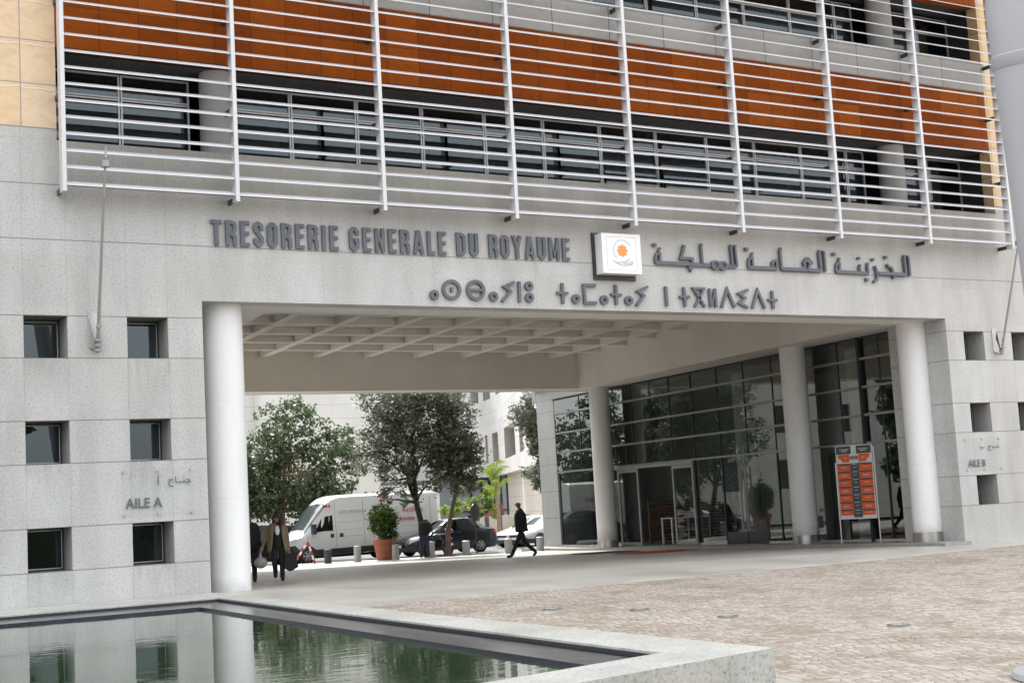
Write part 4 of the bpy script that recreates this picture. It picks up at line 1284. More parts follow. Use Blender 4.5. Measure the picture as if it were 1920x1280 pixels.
# ------------------------------------------------------------------ foliage
def leaves(mb, blobs, n, size, rnd, flat=0.0, aspect=1.6, shell=0.55):
    """many leaf-sized faces scattered through ellipsoids (cx,cy,cz,rx,ry,rz)"""
    vols = [b[3] * b[4] * b[5] for b in blobs]
    tot = sum(vols)
    for b, vv in zip(blobs, vols):
        cnt = int(n * vv / tot)
        # leaf clumps inside the blob
        nc = max(6, cnt // 34)
        cl = []
        for _ in range(nc):
            while True:
                d = Vector((rnd.uniform(-1, 1), rnd.uniform(-1, 1), rnd.uniform(-1, 1)))
                if 0.02 < d.length < 1 and d.length > shell * rnd.random(): break
            cl.append(Vector((b[0] + d.x * b[3], b[1] + d.y * b[4], b[2] + d.z * b[5])))
        cs = (b[3] * b[4] * b[5]) ** (1 / 3) * 0.19
        for _ in range(cnt):
            c = rnd.choice(cl)
            p = c + Vector((rnd.gauss(0, cs), rnd.gauss(0, cs), rnd.gauss(0, cs * .8)))
            s = size * rnd.uniform(.6, 1.3)
            u = Vector((rnd.gauss(0, 1), rnd.gauss(0, 1), rnd.gauss(0, .6 + flat))).normalized()
            w = Vector((rnd.gauss(0, 1), rnd.gauss(0, 1), rnd.gauss(0, 1)))
            w = (w - u * w.dot(u)).normalized()
            a, c2 = u * s * aspect * .5, w * s * .5
            mb.add([p - a, p + c2 * .8 - a * .1, p + a, p - c2 * .8 - a * .1], [(0, 1, 2, 3)])
def limb_tube(mb, p0, p1, r0, r1, rnd, wob=.06, n=5):
    p0, p1 = Vector(p0), Vector(p1)
    L = (p1 - p0).length
    pts = [p0.lerp(p1, i / n) + (Vector((rnd.uniform(-1, 1), rnd.uniform(-1, 1), rnd.uniform(-.3, .3))) * wob * L if 0 < i < n else Vector()) for i in range(n + 1)]
    mb.tube(pts, [r0 + (r1 - r0) * i / n for i in range(n + 1)], 8)
    return pts
def tree(name, label, cat, base, trunk_pts, r0, blobs, n, size, leaf, bark, seed, group=None, flat=0.0, shell=.55, aspect=1.6, limbs=True):
    rnd = random.Random(seed)
    t = thing(name, label, cat, base, 0, group)
    tk = MB()
    pts = [Vector(p) for p in trunk_pts]
    tk.tube(pts, [r0 * (1.25 if i == 0 else 1 - .6 * i / (len(pts) - 1)) for i in range(len(pts))], 10)
    if limbs:
        for b in blobs:
            k = rnd.randint(max(1, len(pts) - 3), len(pts) - 1)
            limb_tube(tk, pts[k], (b[0], b[1], b[2] - b[5] * .1), r0 * .42, r0 * .10, rnd)
            for _ in range(2):
                q = Vector((b[0] + rnd.uniform(-.7, .7) * b[3], b[1] + rnd.uniform(-.7, .7) * b[4], b[2] + rnd.uniform(-.5, .8) * b[5]))
                limb_tube(tk, (b[0], b[1], b[2] - b[5] * .1), q, r0 * .13, r0 * .04, rnd, .08, 4)
    tk.build('trunk', bark, t, smooth=True)
    cr = MB()
    leaves(cr, blobs, n, size, rnd, flat, aspect, shell)
    cr.build('crown', leaf, t)
    return t
def rndblobs(rnd, c, r, n, br):
    out = []
    for _ in range(n):
        while True:
            d = Vector((rnd.uniform(-1, 1), rnd.uniform(-1, 1), rnd.uniform(-1, 1)))
            if d.length < 1: break
        s = rnd.uniform(.7, 1.25) * br
        out.append((c[0] + d.x * r[0], c[1] + d.y * r[1], c[2] + d.z * r[2], s, s, s * .8))
    return out
rr = random.Random(11)
sz = lambda x, y: STREET(x, y)
# broad-leaved tree behind the van
B1 = [(-0.19, 0, 3.0, 1.68, 1.57, 1.12), (0.69, 0.2, 4.3, 1.57, 1.46, 1.23), (-0.63, -0.1, 5.4, 1.23, 1.23, 1.12), (1.9, 0, 3.2, 1.34, 1.34, 1.06), (0.14, 0.2, 6.5, 1.12, 1.12, 1.12), (2.12, -0.1, 5.0, 0.95, 1.01, 1.01), (1.02, 0, 7.0, 1.01, 1.01, 1.01), (2.89, 0.1, 4.0, 0.78, 0.9, 0.78), (-1.4, 0, 3.6, 1.01, 1.12, 0.9), (1.35, -0.3, 2.75, 1.23, 1.01, 0.67), (-0.96, 0.3, 2.55, 1.12, 1.01, 0.56), (3.55, 0, 3.0, 0.9, 0.9, 0.67), (3.22, 0.2, 5.2, 0.56, 0.67, 0.56), (2.67, 0, 6.2, 0.67, 0.67, 0.56), (3.1, .1, 5.6, .9, .9, .9), (3.4, 0, 4.4, .9, .9, .8), (2.3, .2, 3.4, 1.0, 1.0, .8), (1.6, .1, 6.0, .9, .9, .8), (-.9, .2, 4.4, 1.0, 1.0, .9)]
tree('broadleaf_tree', 'tall broad-leaved green tree with open crown behind the white van', 'tree', (23.9, 37.4, sz(0, 37)), [(0, 0, 0), (.04, 0, 1.2), (.02, 0, 2.4), (.15, 0, 3.6), (.3, 0, 5.0)], .17,
     B1, 12500, .165, 'maple', 'palebark', 21, flat=.2, aspect=1.2)
B2 = [(-0.1, 0, 3.1, 1.21, 1.32, 1.1), (0.43, 0, 4.1, 0.99, 1.1, 0.99), (-0.62, 0, 4.6, 0.99, 1.1, 1.1), (0.85, 0.1, 2.8, 0.88, 0.88, 0.77), (-1.05, 0, 3.0, 0.99, 1.1, 0.99), (0.11, 0, 5.1, 0.66, 0.66, 0.66)]
tree('broadleaf_tree', 'lower broad-leaved green tree next to the white column at the left', 'tree', (21.5, 36.6, sz(0, 37)), [(0, 0, 0), (.04, 0, 1.2), (0, 0, 2.4), (.1, 0, 3.4)], .15,
     B2, 6500, .165, 'maple', 'palebark', 22, flat=.2, aspect=1.2)
# grey-green street trees at the kerb
B3 = [(-0.44, 0, 5.6, 1.1, 1.1, 1.21), (-1.57, 0.1, 5.2, 0.94, 0.99, 0.99), (0.3, 0.1, 4.6, 0.99, 0.99, 1.04), (-1.07, -0.1, 4.0, 0.99, 0.99, 0.88), (-2.32, 0, 4.3, 0.77, 0.88, 0.83), (0.05, 0, 6.6, 1.1, 1.1, 0.99), (-1.82, 0, 3.2, 0.5, 0.55, 0.83), (-0.57, 0.0, 3.0, 0.55, 0.55, 0.77), (-0.76, -0.1, 2.5, 0.39, 0.44, 0.5), (-1.76, 0, 2.5, 0.24, 0.28, 0.5), (-1.57, 0, 6.4, 0.99, 0.99, 0.88), (0.68, 0, 3.6, 0.55, 0.66, 0.77)]
tree('street_tree', 'dark grey-green tree with drooping clumps in front of the white van', 'tree', (25.0, 24.55, G(25.0, 24.5)), [(0, 0, 0), (-.18, 0, 1.1), (-.42, 0, 2.2), (-.45, 0, 3.2), (-.5, 0, 4.4)], .15,
     B3, 11500, .092, 'olive', 'darkbark', 23, 'grey-green street trees at the kerb', aspect=2.2, shell=.4)
B4 = [(0.64, 0, 5.6, 0.84, 0.9, 0.9), (0.46, 0, 4.8, 1.06, 1.01, 0.9), (1.09, 0, 4.3, 0.84, 0.78, 0.78), (0.17, 0, 3.9, 0.78, 0.78, 0.78), (0.92, 0, 3.4, 0.84, 0.78, 0.73), (0.23, 0.1, 3.0, 0.67, 0.67, 0.56), (0.92, 0, 2.8, 0.62, 0.56, 0.45), (0.4, 0, 6.4, 0.67, 0.78, 0.78), (-0.17, 0, 4.6, 0.56, 0.56, 0.56)]
tree('street_tree', 'grey-green tree with a leaning bare trunk in front of the dark sedan', 'tree', (25.55, 23.95, G(25.5, 24)), [(0, 0, 0), (.08, 0, .55), (.06, 0, .95), (.28, 0, 1.7), (.55, 0, 2.6), (.7, 0, 3.4), (.6, 0, 4.6)], .125,
     B4, 8000, .092, 'olive', 'bark', 24, 'grey-green street trees at the kerb', aspect=2.2, shell=.4)
B5 = [(.1, 0, 6.6, 1.0, .9, 1.0), (.5, 0, 5.6, .9, .8, .9), (.6, 0, 4.8, .6, .6, .5), (.35, 0, 3.5, .85, .8, .6), (.6, 0, 3.0, .5, .6, .4), (.9, 0, 4.2, .5, .5, .6)]
tree('street_tree', 'grey-green tree half hidden by the stone pier at the passage end', 'tree', (36.3, 34.6, sz(0, 34.6)), [(.9, 0, 0), (.85, 0, 1.8), (.7, 0, 3.4), (.5, 0, 5)], .12,
     B5, 6500, .11, 'olive', 'bark', 25, 'grey-green street trees at the kerb', aspect=2.0, shell=.4)
# young fresh green tree and palm in front of the white building
B6 = [(-.6, 0, 2.0, .7, .7, .35), (.4, 0, 2.3, .8, .7, .4), (1.5, 0, 2.4, .7, .6, .5), (1.9, 0, 1.9, .5, .5, .35), (1.2, 0, 1.7, .5, .5, .3), (2.0, 0, 2.7, .4, .4, .3)]
tree('young_tree', 'young tree with sparse fresh green leaves behind the dark sedan', 'tree', (34.5, 39.2, sz(0, 39)), [(0, 0, -.2), (-.05, 0, 1.0), (-.25, 0, 1.8), (-.3, 0, 2.4)], .12, B6, 620, .24, 'lime', 'palebark', 26, aspect=1.3)
p = thing('palm_tree', 'yellow-green palm with feathery fronds before the curved white building', 'palm', (36.2, 38.2, sz(0, 38.2)))
m = MB(); m.tube([(0, 0, 0), (.05, 0, 1.4), (-.1, 0, 3.6)], [.13, .10, .07], 10); m.build('trunk', 'palebark', p, smooth=True)
rp = random.Random(5)
for k in range(17):
    a = 2 * pi * k / 17 + rp.uniform(-.2, .2)
    L = rp.uniform(.55, 1.3)
    up = rp.uniform(.9, 2.0)
    L *= .8 if k % 3 else 1.0
    m = MB()
    pts = [Vector((-.1 + cos(a) * L * s, sin(a) * L * s * .8, (3.5 if k % 3 else 2.6) + up * 1.35 * s - 1.0 * up * s * s * .9)) for s in [i / 9 for i in range(10)]]
    m.tube(pts, [.022 - .0018 * i for i in range(10)], 5)
    side = Vector((-sin(a), cos(a), 0))
    for i in range(1, 10):
        for q in range(3):
            pp = pts[i - 1].lerp(pts[i], q / 3)
            for sg in (-1, 1):
                tip = pp + side * sg * .24 + Vector((cos(a) * .2, sin(a) * .2, -.10))
                m.add([pp, pp + Vector((0, 0, .025)), tip], [(0, 1, 2)])
    m.build('frond', 'palmleaf', p)
# grass patch at the tree feet
m = MB(); rg_ = random.Random(9)
for _ in range(2600):
    x, y = rg_.uniform(25.2, 28.2), rg_.uniform(23.85, 24.6)
    z = G(x, y); h = rg_.uniform(.03, .09); a = rg_.uniform(0, 2 * pi)
    m.add([(x - .012 * cos(a), y - .012 * sin(a), z), (x + .012 * cos(a), y + .012 * sin(a), z), (x + rg_.uniform(-.03, .03), y + rg_.uniform(-.03, .03), z + h)], [(0, 1, 2)])
tag(m.build('grass', 'grass'), kind='stuff')
# clipped shrub in a terracotta pot
px_, py_ = 22.75, 23.9
p = thing('flower_pot', 'large round terracotta pot holding the clipped shrub', 'flower pot', (px_, py_, G(px_, py_)))
m = MB(); m.lathe((0, 0, 0), [(.29, 0), (.34, .35), (.39, .62), (.39, .67)], 28); m.build('pot_body', 'terracotta', p, smooth=True)
m = MB(); m.lathe((0, 0, 0), [(.42, .66), (.44, .68), (.44, .80), (.39, .81), (.38, .74), (.1, .73)], 28); m.build('pot_rim', 'terracotta', p, smooth=True)
p = thing('clipped_shrub', 'clipped round green shrub growing in the terracotta pot', 'shrub', (px_, py_, G(px_, py_) + .72))
m = MB(); m.tube([(0, 0, -.02), (.03, 0, .5), (0, 0, .9)], .05, 8); m.build('stem', 'bark', p, smooth=True)
m = MB(); rs = random.Random(4)
leaves(m, [(-.02, 0, 1.0, .52, .50, .42), (-.02, 0, .78, .54, .52, .40), (-.02, 0, .62, .48, .48, .32), (.10, 0, .28, .36, .38, .28), (.34, 0, .24, .25, .26, .2), (.30, 0, 1.12, .24, .26, .24), (-.30, 0, 1.12, .24, .26, .24)], 9000, .062, rs, shell=.9, aspect=1.5)
m.build('foliage', 'hedge', p)
m = MB()
for q in range(5):
    a = q * 2 * pi / 5; m.ball((-.02 + .07 * cos(a), .07 * sin(a) - .05, 1.60 + .02 * (q % 2)), (.075, .06, .05), 8, 5)
m.build('red_flower', 'red', p, smooth=True)
m = MB(); m.tube([(-.02, 0, 1.45), (-.04, 0, 1.68), (-.13, 0, 1.88)], .014, 6); m.ball((-.15, 0, 1.92), .035, 8, 5); m.build('flower_stalk', 'hair', p)
# red and white folding barrier leaning by the van
bxx, byy = 19.55, 24.1
p = thing('folding_barrier', 'red and white striped folding barrier standing before the front of the van', 'barrier', (bxx, byy, G(bxx, byy)))
def striped(mb1, mb2, a, b, n):
    a, b = Vector(a), Vector(b)
    for k in range(n):
        s_ = MB(); s_.tube([a.lerp(b, k / n), a.lerp(b, (k + 1) / n)], .042, 8)
        s_.build('red_stripe' if k % 2 == 0 else 'white_stripe', 'red' if k % 2 == 0 else 'signwhite', p, smooth=True)
r_, w_ = MB(), MB()
striped(r_, w_, (.12, 0, .84), (-.58, -.1, 0), 7)
striped(r_, w_, (.12, .02, .84), (.42, .12, 0), 5)
# back of a round traffic sign, lamp posts, planter box
p = thing('traffic_sign', 'round traffic sign seen from behind on a grey pole by the sedan', 'traffic sign', (27.05, 24.2, G(27.05, 24.2)))
m = MB(); m.tube([(0, 0, -.1), (0, 0, 2.1)], .03, 8); m.build('pole', 'darkmetal', p, smooth=True)
m = MB()
c_, s_ = cos(radians(35)), sin(radians(35))
vs = []
for yy_ in (-.02, .02):
    for k in range(28):
        a = 2 * pi * k / 28
        vs.append((.36 * cos(a) * c_ - yy_ * s_, .36 * cos(a) * s_ + yy_ * c_, 1.72 + .36 * sin(a)))
m.add(vs, [tuple(range(27, -1, -1)), tuple(range(28, 56))] + [(k, (k + 1) % 28, 28 + (k + 1) % 28, 28 + k) for k in range(28)])
m.build('sign_disc', 'darkmetal', p)
for (x, y, h, r, mt, lb) in ((42.7, 46.2, 4.2, .06, 'signwhite', 'thin white pole standing before the cream ground floor wall'), (41.5, 47.0, 2.6, .05, 'darkmetal', 'thin dark post standing left of the thin white pole')):
    p = thing('street_pole', lb, 'pole', (x, y, sz(x, y) + .13))
    m = MB(); m.tube([(0, 0, 0), (0, 0, h)], [r, r * .8], 8); m.build('shaft', mt, p, smooth=True)
    m = MB(); m.lathe((0, 0, h), [(r * 1.1, -.02), (r * 1.1, .03), (.01, .08)], 8); m.build('cap', mt, p, smooth=True)
p = thing('planter_box', 'small terracotta planter box on the low wall before the shutters', 'planter', (44.8, 53.9, .72))
m = MB(); m.add([(-.6, -.3, 0), (.6, -.3, 0), (.6, .3, 0), (-.6, .3, 0), (-.7, -.35, .7), (.7, -.35, .7), (.7, .35, .7), (-.7, .35, .7)], [(0, 3, 2, 1), (0, 1, 5, 4), (1, 2, 6, 5), (2, 3, 7, 6), (3, 0, 4, 7), (4, 5, 6, 7)]); m.build('trough', 'terracotta', p)
m = MB(); m.box(-.74, .74, -.39, .39, .701, .78); m.build('rim', 'terracotta', p)
m = MB(); m.box(38, 52, 53.4, 54.4, -.8, .71); tag(m.build('low_wall', 'bcream'), 'low cream stone wall under the terracotta planter box', 'wall')

# ------------------------------------------------------------------ buildings across the street
CB = thing('curved_building', 'white stone building with a curved front and deep window openings across the street', 'building')
ARC = [(44.0, 74.0), (49.68, 73.3), (52.19, 73.57), (53.53, 73.36), (54.26, 72.93), (54.31, 71.73), (54.14, 70.66), (53.99, 70.06), (53.36, 68.21), (52.23, 65.38), (50.61, 61.67), (46.8, 53.8), (45.4, 50.9), (44.23, 48.52), (40.5, 41.0)]
OPEN1 = [0, 1, 0, 1, 0, 0, 1, 0, 1, 0, 1, 0, 1, 0]      # first-floor openings between successive arc points
OPEN2 = [0, 0, 1, 0, 1, 0, 1, 1, 0, 1, 0, 1, 0, 0]
def arc_quads(mb, i, z0, z1, off=0.0):
    (xa, ya), (xb, yb) = ARC[i], ARC[i + 1]
    na = Vector((yb - ya, -(xb - xa))).normalized() * off
    mb.quad((xa - na.x, ya - na.y, z0), (xb - na.x, yb - na.y, z0), (xb - na.x, yb - na.y, z1), (xa - na.x, ya - na.y, z1))
wl_, so_, gf, sh = MB(), MB(), MB(), MB()
for i in range(len(ARC) - 1):
    for z0, z1, op in ((3.6, 4.65, 0), (4.65, 6.85, OPEN1[i]), (6.85, 9.55, 0), (9.55, 11.6, OPEN2[i]), (11.6, 16, 0)):
        if not op:
            arc_quads(wl_, i, z0, z1)
        else:
            rc_ = MB()
            (xa, ya), (xb, yb) = ARC[i], ARC[i + 1]
            n_ = Vector((yb - ya, -(xb - xa))).normalized()
            n_ = Vector((-abs(n_.x), -abs(n_.y) if i < 4 else n_.y))
            ix, iy = (1.6, .6)
            rc_.quad((xa + ix, ya + iy, z0), (xb + ix, yb + iy, z0), (xb + ix, yb + iy, z1), (xa + ix, ya + iy, z1))
            for (x, y) in ((xa, ya), (xb, yb)):
                rc_.quad((x, y, z0), (x + ix, y + iy, z0), (x + ix, y + iy, z1), (x, y, z1))
            for zz in (z0, z1):
                rc_.quad((xa, ya, zz), (xb, yb, zz), (xb + ix, yb + iy, zz), (xa + ix, ya + iy, zz))
            rc_.build('window_recess', 'bshade', CB)
    (xa, ya), (xb, yb) = ARC[i], ARC[i + 1]
    gx, gy = .9, .5
    (sh if i <= 8 else gf).quad((xa + gx, ya + gy, -.7), (xb + gx, yb + gy, -.7), (xb + gx, yb + gy, 3.6), (xa + gx, ya + gy, 3.6))
    so_.quad((xa, ya, 3.6), (xb, yb, 3.6), (xb + gx, yb + gy, 3.599), (xa + gx, ya + gy, 3.599))
wl_.build('stone_front', 'bwhite', CB); so_.build('soffit', 'bshade', CB); gf.build('ground_floor_wall', 'bcream', CB); sh.build('shutter', 'shutter', CB)
m = MB()
for i in range(1, 10):
    x, y = ARC[i][0] + .8, ARC[i][1] + .42
    m = MB(); m.box(x - .06, x + .06, y - .06, y + .06, -.7, 3.59); m.build('shutter_post', 'frame_dark', CB)
for i in range(2, 9):
    (xa, ya), (xb, yb) = ARC[i], ARC[i + 1]
    for z in (1.0, 3.45):
        m = MB(); m.tube([(xa + .8, ya + .42, z), (xb + .8, yb + .42, z)], .05, 6); m.build('shutter_rail', 'frame_dark', CB)
LB = thing('pale_building', 'plain white stone building at the far left behind the broad-leaved trees', 'building')
m = MB(); m.box(20, 31.0, 59.5, 70, -.8, 15); m.box(30.999, 39.2, 58.6, 70, -.8, 15.5); m.build('stone_wall', 'bwhite', LB)
m = MB(); m.box(35.6, 44.5, 60.5, 61, -.8, 3.1); m.build('yard_wall', 'bwhite', LB)
m = MB()
for x in (22.5, 26, 29): m.box(x, x + 1.2, 59.46, 59.55, 5, 7)
m.build('window', 'frame_dark', LB)
# ------------------------------------------------------------------ vehicles (nose towards -x, side facing the viewer is -y)
class Loft:
    """car body lofted from cross sections: rows of (x, [(half width, z) from sill up to roof centre])"""
    def __init__(s, rows):
        s.rows = rows; s.n = len(rows[0][1])
    def P(s, x, t, side=-1, off=0.0):
        def raw(x, t):
            r = s.rows
            i = 0
            while i < len(r) - 2 and x > r[i + 1][0]: i += 1
            u = (x - r[i][0]) / (r[i + 1][0] - r[i][0]); u = max(0, min(1, u))
            k = min(int(t), s.n - 2); w = t - k
            a = [r[i][1][k][q] * (1 - w) + r[i][1][k + 1][q] * w for q in (0, 1)]
            b = [r[i + 1][1][k][q] * (1 - w) + r[i + 1][1][k + 1][q] * w for q in (0, 1)]
            return Vector((x, side * (a[0] * (1 - u) + b[0] * u), a[1] * (1 - u) + b[1] * u))
        p = raw(x, t)
        if off:
            e = .01
            dx = raw(x + e, t) - raw(x - e, t)
            dt = raw(x, min(t + e, s.n - 1)) - raw(x, max(t - e, 0))
            nn = dx.cross(dt)
            if nn.length > 1e-9:
                nn.normalize()
                if nn.dot(Vector((0, side, .35))) < 0: nn = -nn
                p = p + nn * off
        return p
    def body(s, mi_fn=None):
        mb = MB()
        n = s.n
        vs, fs, ms = [], [], []
        for x, prof in s.rows:
            for w, z in prof: vs.append((x, -w, z))
            for w, z in prof[-2::-1]: vs.append((x, w, z))
        m = 2 * n - 1
        for i in range(len(s.rows) - 1):
            for j in range(m - 1):
                fs.append((i * m + j, (i + 1) * m + j, (i + 1) * m + j + 1, i * m + j + 1)); ms.append(min(j, m - 2 - j))
            fs.append((i * m + m - 1, (i + 1) * m + m - 1, (i + 1) * m, i * m)); ms.append(0)
        fs.append(tuple(range(m))); ms.append(1)
        e = (len(s.rows) - 1) * m
        fs.append(tuple(range(e + m - 1, e - 1, -1))); ms.append(1)
        mb.v, mb.f = vs, fs
        mb.m = [mi_fn(k) if mi_fn else 0 for k in ms]
        return mb
    def patch(s, c, side=-1, off=.008, nu=6, nv=4):
        """quad patch over the body: corners (x,t) in order, bilinear"""
        mb = MB(); vs, fs = [], []
        for i in range(nu + 1):
            for j in range(nv + 1):
                u, v = i / nu, j / nv
                x = (c[0][0] * (1 - u) + c[1][0] * u) * (1 - v) + (c[3][0] * (1 - u) + c[2][0] * u) * v
                t = (c[0][1] * (1 - u) + c[1][1] * u) * (1 - v) + (c[3][1] * (1 - u) + c[2][1] * u) * v
                vs.append(s.P(x, t, side, off))
        for i in range(nu):
            for j in range(nv):
                a = i * (nv + 1) + j; fs.append((a, a + nv + 1, a + nv + 2, a + 1))
        mb.add(vs, fs); return mb
def wheel(parent, x, y, r, w, side, spokes=6):
    t = MB(); c = (x, y, r)
    t.lathe(c, [(r * .62, -w / 2), (r * .93, -w / 2), (r, -w * .36), (r, w * .36), (r * .93, w / 2), (r * .62, w / 2)], 28, axis='y')
    o = t.build('wheel', 'rubber', parent, smooth=True)
    k = MB(); yo = side * w * .44
    k.lathe((x, y, r), [(r * .60, yo - .02), (r * .60, yo + .02)], 24, axis='y')
    k.build('rim_shadow', 'blackplastic', o)
    k = MB()
    for q in range(spokes):
        a = 2 * pi * q / spokes
        k.tube([(x, y + yo + side * .03, r), (x + r * .56 * cos(a), y + yo + side * .025, r + r * .56 * sin(a))], [r * .13, r * .10], 6)
    k.lathe((x, y + yo, r), [(r * .14, -.04), (r * .14, .04)], 12, axis='y')
    pts = [(x + r * .58 * cos(2 * pi * j / 24), y + yo + side * .02, r + r * .58 * sin(2 * pi * j / 24)) for j in range(25)]
    k.tube(pts, r * .05, 6, cap=False)
    k.build('rim', 'rim', o, smooth=True)
def arch(parent, lo, x, r, hw, mat='blackplastic'):
    for side in (-1, 1):
        m = MB(); vs = []
        for rr_ in (0, 1):
            for k in range(19):
                a = pi * k / 18
                R_ = r * (1.26 if rr_ else 1.10)
                vs.append((x + R_ * cos(a), side * (hw + .006), r + R_ * sin(a) * (1 if rr_ else 1)))
        fs = [(k, k + 1, 20 + k, 19 + k) for k in range(18)]
        m.add(vs, fs)
        m.build('wheel_arch', mat, parent)
        m = MB(); vs = [(x, side * (hw + .004), r * .8)] + [(x + r * 1.12 * cos(pi * k / 18), side * (hw + .004), r + r * 1.12 * sin(pi * k / 18)) for k in range(19)]
        m.add(vs, [(0, 1 + k, 2 + k) for k in range(18)] + [])
        m.build('wheel_well', 'frame_dark', parent)

def make_car(label, loc, rotz, paint, sc=1.0, L=4.25, H=1.50, W=.86, sedan=True, trim='darkmetal', plate=True):
    c = thing('parked_car', label, 'car', loc, rotz)
    hb = .80
    def row(x, zs, hs, belt, top, wt, wb=W):
        return (x * sc, [(hs * sc, zs * sc), (wb * sc, (zs + .22) * sc), (wb * 1.005 * sc, belt * .80 * sc), (wb * .965 * sc, belt * sc), (wt * sc, (top - .035) * sc), (wt * .62 * sc, top * sc), (0, (top + .012) * sc)])
    k = L / 4.25; h = H / 1.5
    rows = [row(0.0 * k, .30, .50, .52, .60, .45, .56), row(.06 * k, .22, .66, .60, .68, .60, .70), row(.30 * k, .20, .78, .70, .79 * h, .66, .80), row(.7 * k, .20, .82, .78, .87 * h, .68, .845),
            row(1.15 * k, .2, .82, .88, .965 * h, .70), row(1.25 * k, .2, .82, .90, 1.0 * h, .70), row(1.55 * k, .2, .82, .92, 1.19 * h, .66), row(1.95 * k, .2, .82, .93, 1.41 * h, .60), row(2.3 * k, .2, .82, .94, 1.49 * h, .585),
            row(2.8 * k, .2, .82, .95, 1.495 * h, .585)]
    if sedan:
        rows += [row(3.2 * k, .2, .82, .96, 1.44 * h, .585), row(3.5 * k, .2, .82, .97, 1.25 * h, .61), row(3.72 * k, .2, .82, .98, 1.08 * h, .66), row(3.8 * k, .2, .82, .98, 1.045 * h, .70), row(4.1 * k, .22, .78, .96, 1.02 * h, .70, .83), row(4.22 * k, .28, .7, .86, .95 * h, .66, .76), row(4.26 * k, .36, .6, .8, .88 * h, .6, .68)]
    else:
        rows += [row(3.4 * k, .2, .82, .96, 1.45 * h, .575), row(3.8 * k, .2, .8, .97, 1.36 * h, .56, .85), row(4.05 * k, .22, .78, .97, 1.16 * h, .6, .82), row(4.18 * k, .28, .7, .9, 1.0 * h, .62, .78), row(4.24 * k, .36, .6, .8, .9 * h, .58, .7)]
    lo = Loft(rows)
    lo.body(lambda j: 1 if j == 0 else 0).build('body', [paint, 'blackplastic'], c, smooth=True, angle=50)
    X = lambda v: v * k * sc
    # glass
    for side in (-1, 1):
        if sedan:
            qs = [[(X(1.72), 3.12), (X(2.45), 3.12), (X(2.45), 3.92), (X(2.08), 3.85)], [(X(2.53), 3.12), (X(3.3), 3.12), (X(3.12), 3.88), (X(2.53), 3.92)], [(X(3.34), 3.14), (X(3.62), 3.2), (X(3.5), 3.4), (X(3.2), 3.82)]]
        else:
            qs = [[(X(1.72), 3.12), (X(2.45), 3.12), (X(2.45), 3.92), (X(2.08), 3.85)], [(X(2.53), 3.12), (X(3.2), 3.12), (X(3.2), 3.9), (X(2.53), 3.92)], [(X(3.27), 3.14), (X(3.8), 3.2), (X(3.66), 3.8), (X(3.27), 3.88)]]
        for q in qs:
            lo.patch(q, side, .006).build('side_window', 'carglass', c, smooth=True)
        for xx in (1.62, 2.49, 3.3):
            m = MB(); pts = [lo.P(X(xx), t, side, .003) for t in (.3, .8, 1.4, 2, 2.6, 3.0)]
            m.tube(pts, .008, 4); m.build('door_gap', 'frame_dark', c)
        m = MB()
        for xx in (2.28, 3.12):
            m.tube([lo.P(X(xx), 2.72, side, .02), lo.P(X(xx + .18), 2.72, side, .02)], .018, 6)
        m.build('door_handles', trim, c)
        m = MB(); q = lo.P(X(1.75), 3.15, side, .10); m.ball(q, (.07, .11, .07), 8, 6); m.build('mirror', trim, c, smooth=True)
        lo.patch([(X(.10), 2.3), (X(.62), 2.55), (X(.56), 3.3), (X(.16), 3.1)], side, .006).build('headlight', 'lamp', c, smooth=True)
        lo.patch([(X(4.02), 2.2), (X(4.22), 2.2), (X(4.20), 3.3), (X(3.98), 3.25)], side, .006).build('tail_lamp', 'taillamp', c, smooth=True)
    m = MB()
    a = lo.patch([(X(1.27), 4.1), (X(1.9), 4.1), (X(1.93), 6), (X(1.30), 6)], -1, .006); b = lo.patch([(X(1.27), 4.1), (X(1.9), 4.1), (X(1.93), 6), (X(1.30), 6)], 1, .006)
    m.add(a.v, a.f); m.add(b.v, b.f); m.build('windscreen', 'shield', c, smooth=True)
    m = MB()
    rw = [(X(3.24), 4.1), (X(3.66), 4.1), (X(3.66), 6), (X(3.24), 6)] if sedan else [(X(3.84), 4.1), (X(4.08), 4.1), (X(4.08), 6), (X(3.84), 6)]
    a = lo.patch(rw, -1, .006); b = lo.patch(rw, 1, .006)
    m.add(a.v, a.f); m.add(b.v, b.f); m.build('rear_window', 'carglass', c, smooth=True)
    m = MB(); m.box(X(-.012), X(.02), -.42 * sc, .42 * sc, .50 * sc, .62 * sc); m.box(X(-.012), X(.03), -.5 * sc, .5 * sc, .28 * sc, .42 * sc); m.build('grille', 'frame_dark', c)
    if plate:
        m = MB(); m.box(X(-.03), X(-.013), -.26 * sc, .26 * sc, .40 * sc, .50 * sc); m.build('number_plate', 'signwhite', c)
    r = .305 * sc
    for xx in (.82, 3.38):
        arch(c, lo, X(xx), r, W * sc * .995)
        for side in (-1, 1):
            wheel(c, X(xx), side * (W * sc - .10), r, .2 * sc, side)
    return c
make_car('dark blue sedan parked at the kerb behind the bollards', (26.35, 29.95, STREET(0, 29.9)), radians(-1.5), 'navy', 1.06)
make_car('white hatchback half hidden behind the striding man', (34.3, 34.6, STREET(0, 34.6)), radians(12), 'white', 1.0, 4.0, 1.5, .85, False)
make_car('silver car parked nearest the stone pier', (33.3, 31.6, STREET(0, 31.6)), radians(14), 'silver', 1.0, 4.2, 1.5, .86, False)
make_car('dark car behind the woman in the tan coat', (18.9, 33.6, STREET(0, 33.6)), radians(4), 'navy', 1.12, 4.2, 1.62, .86, False)
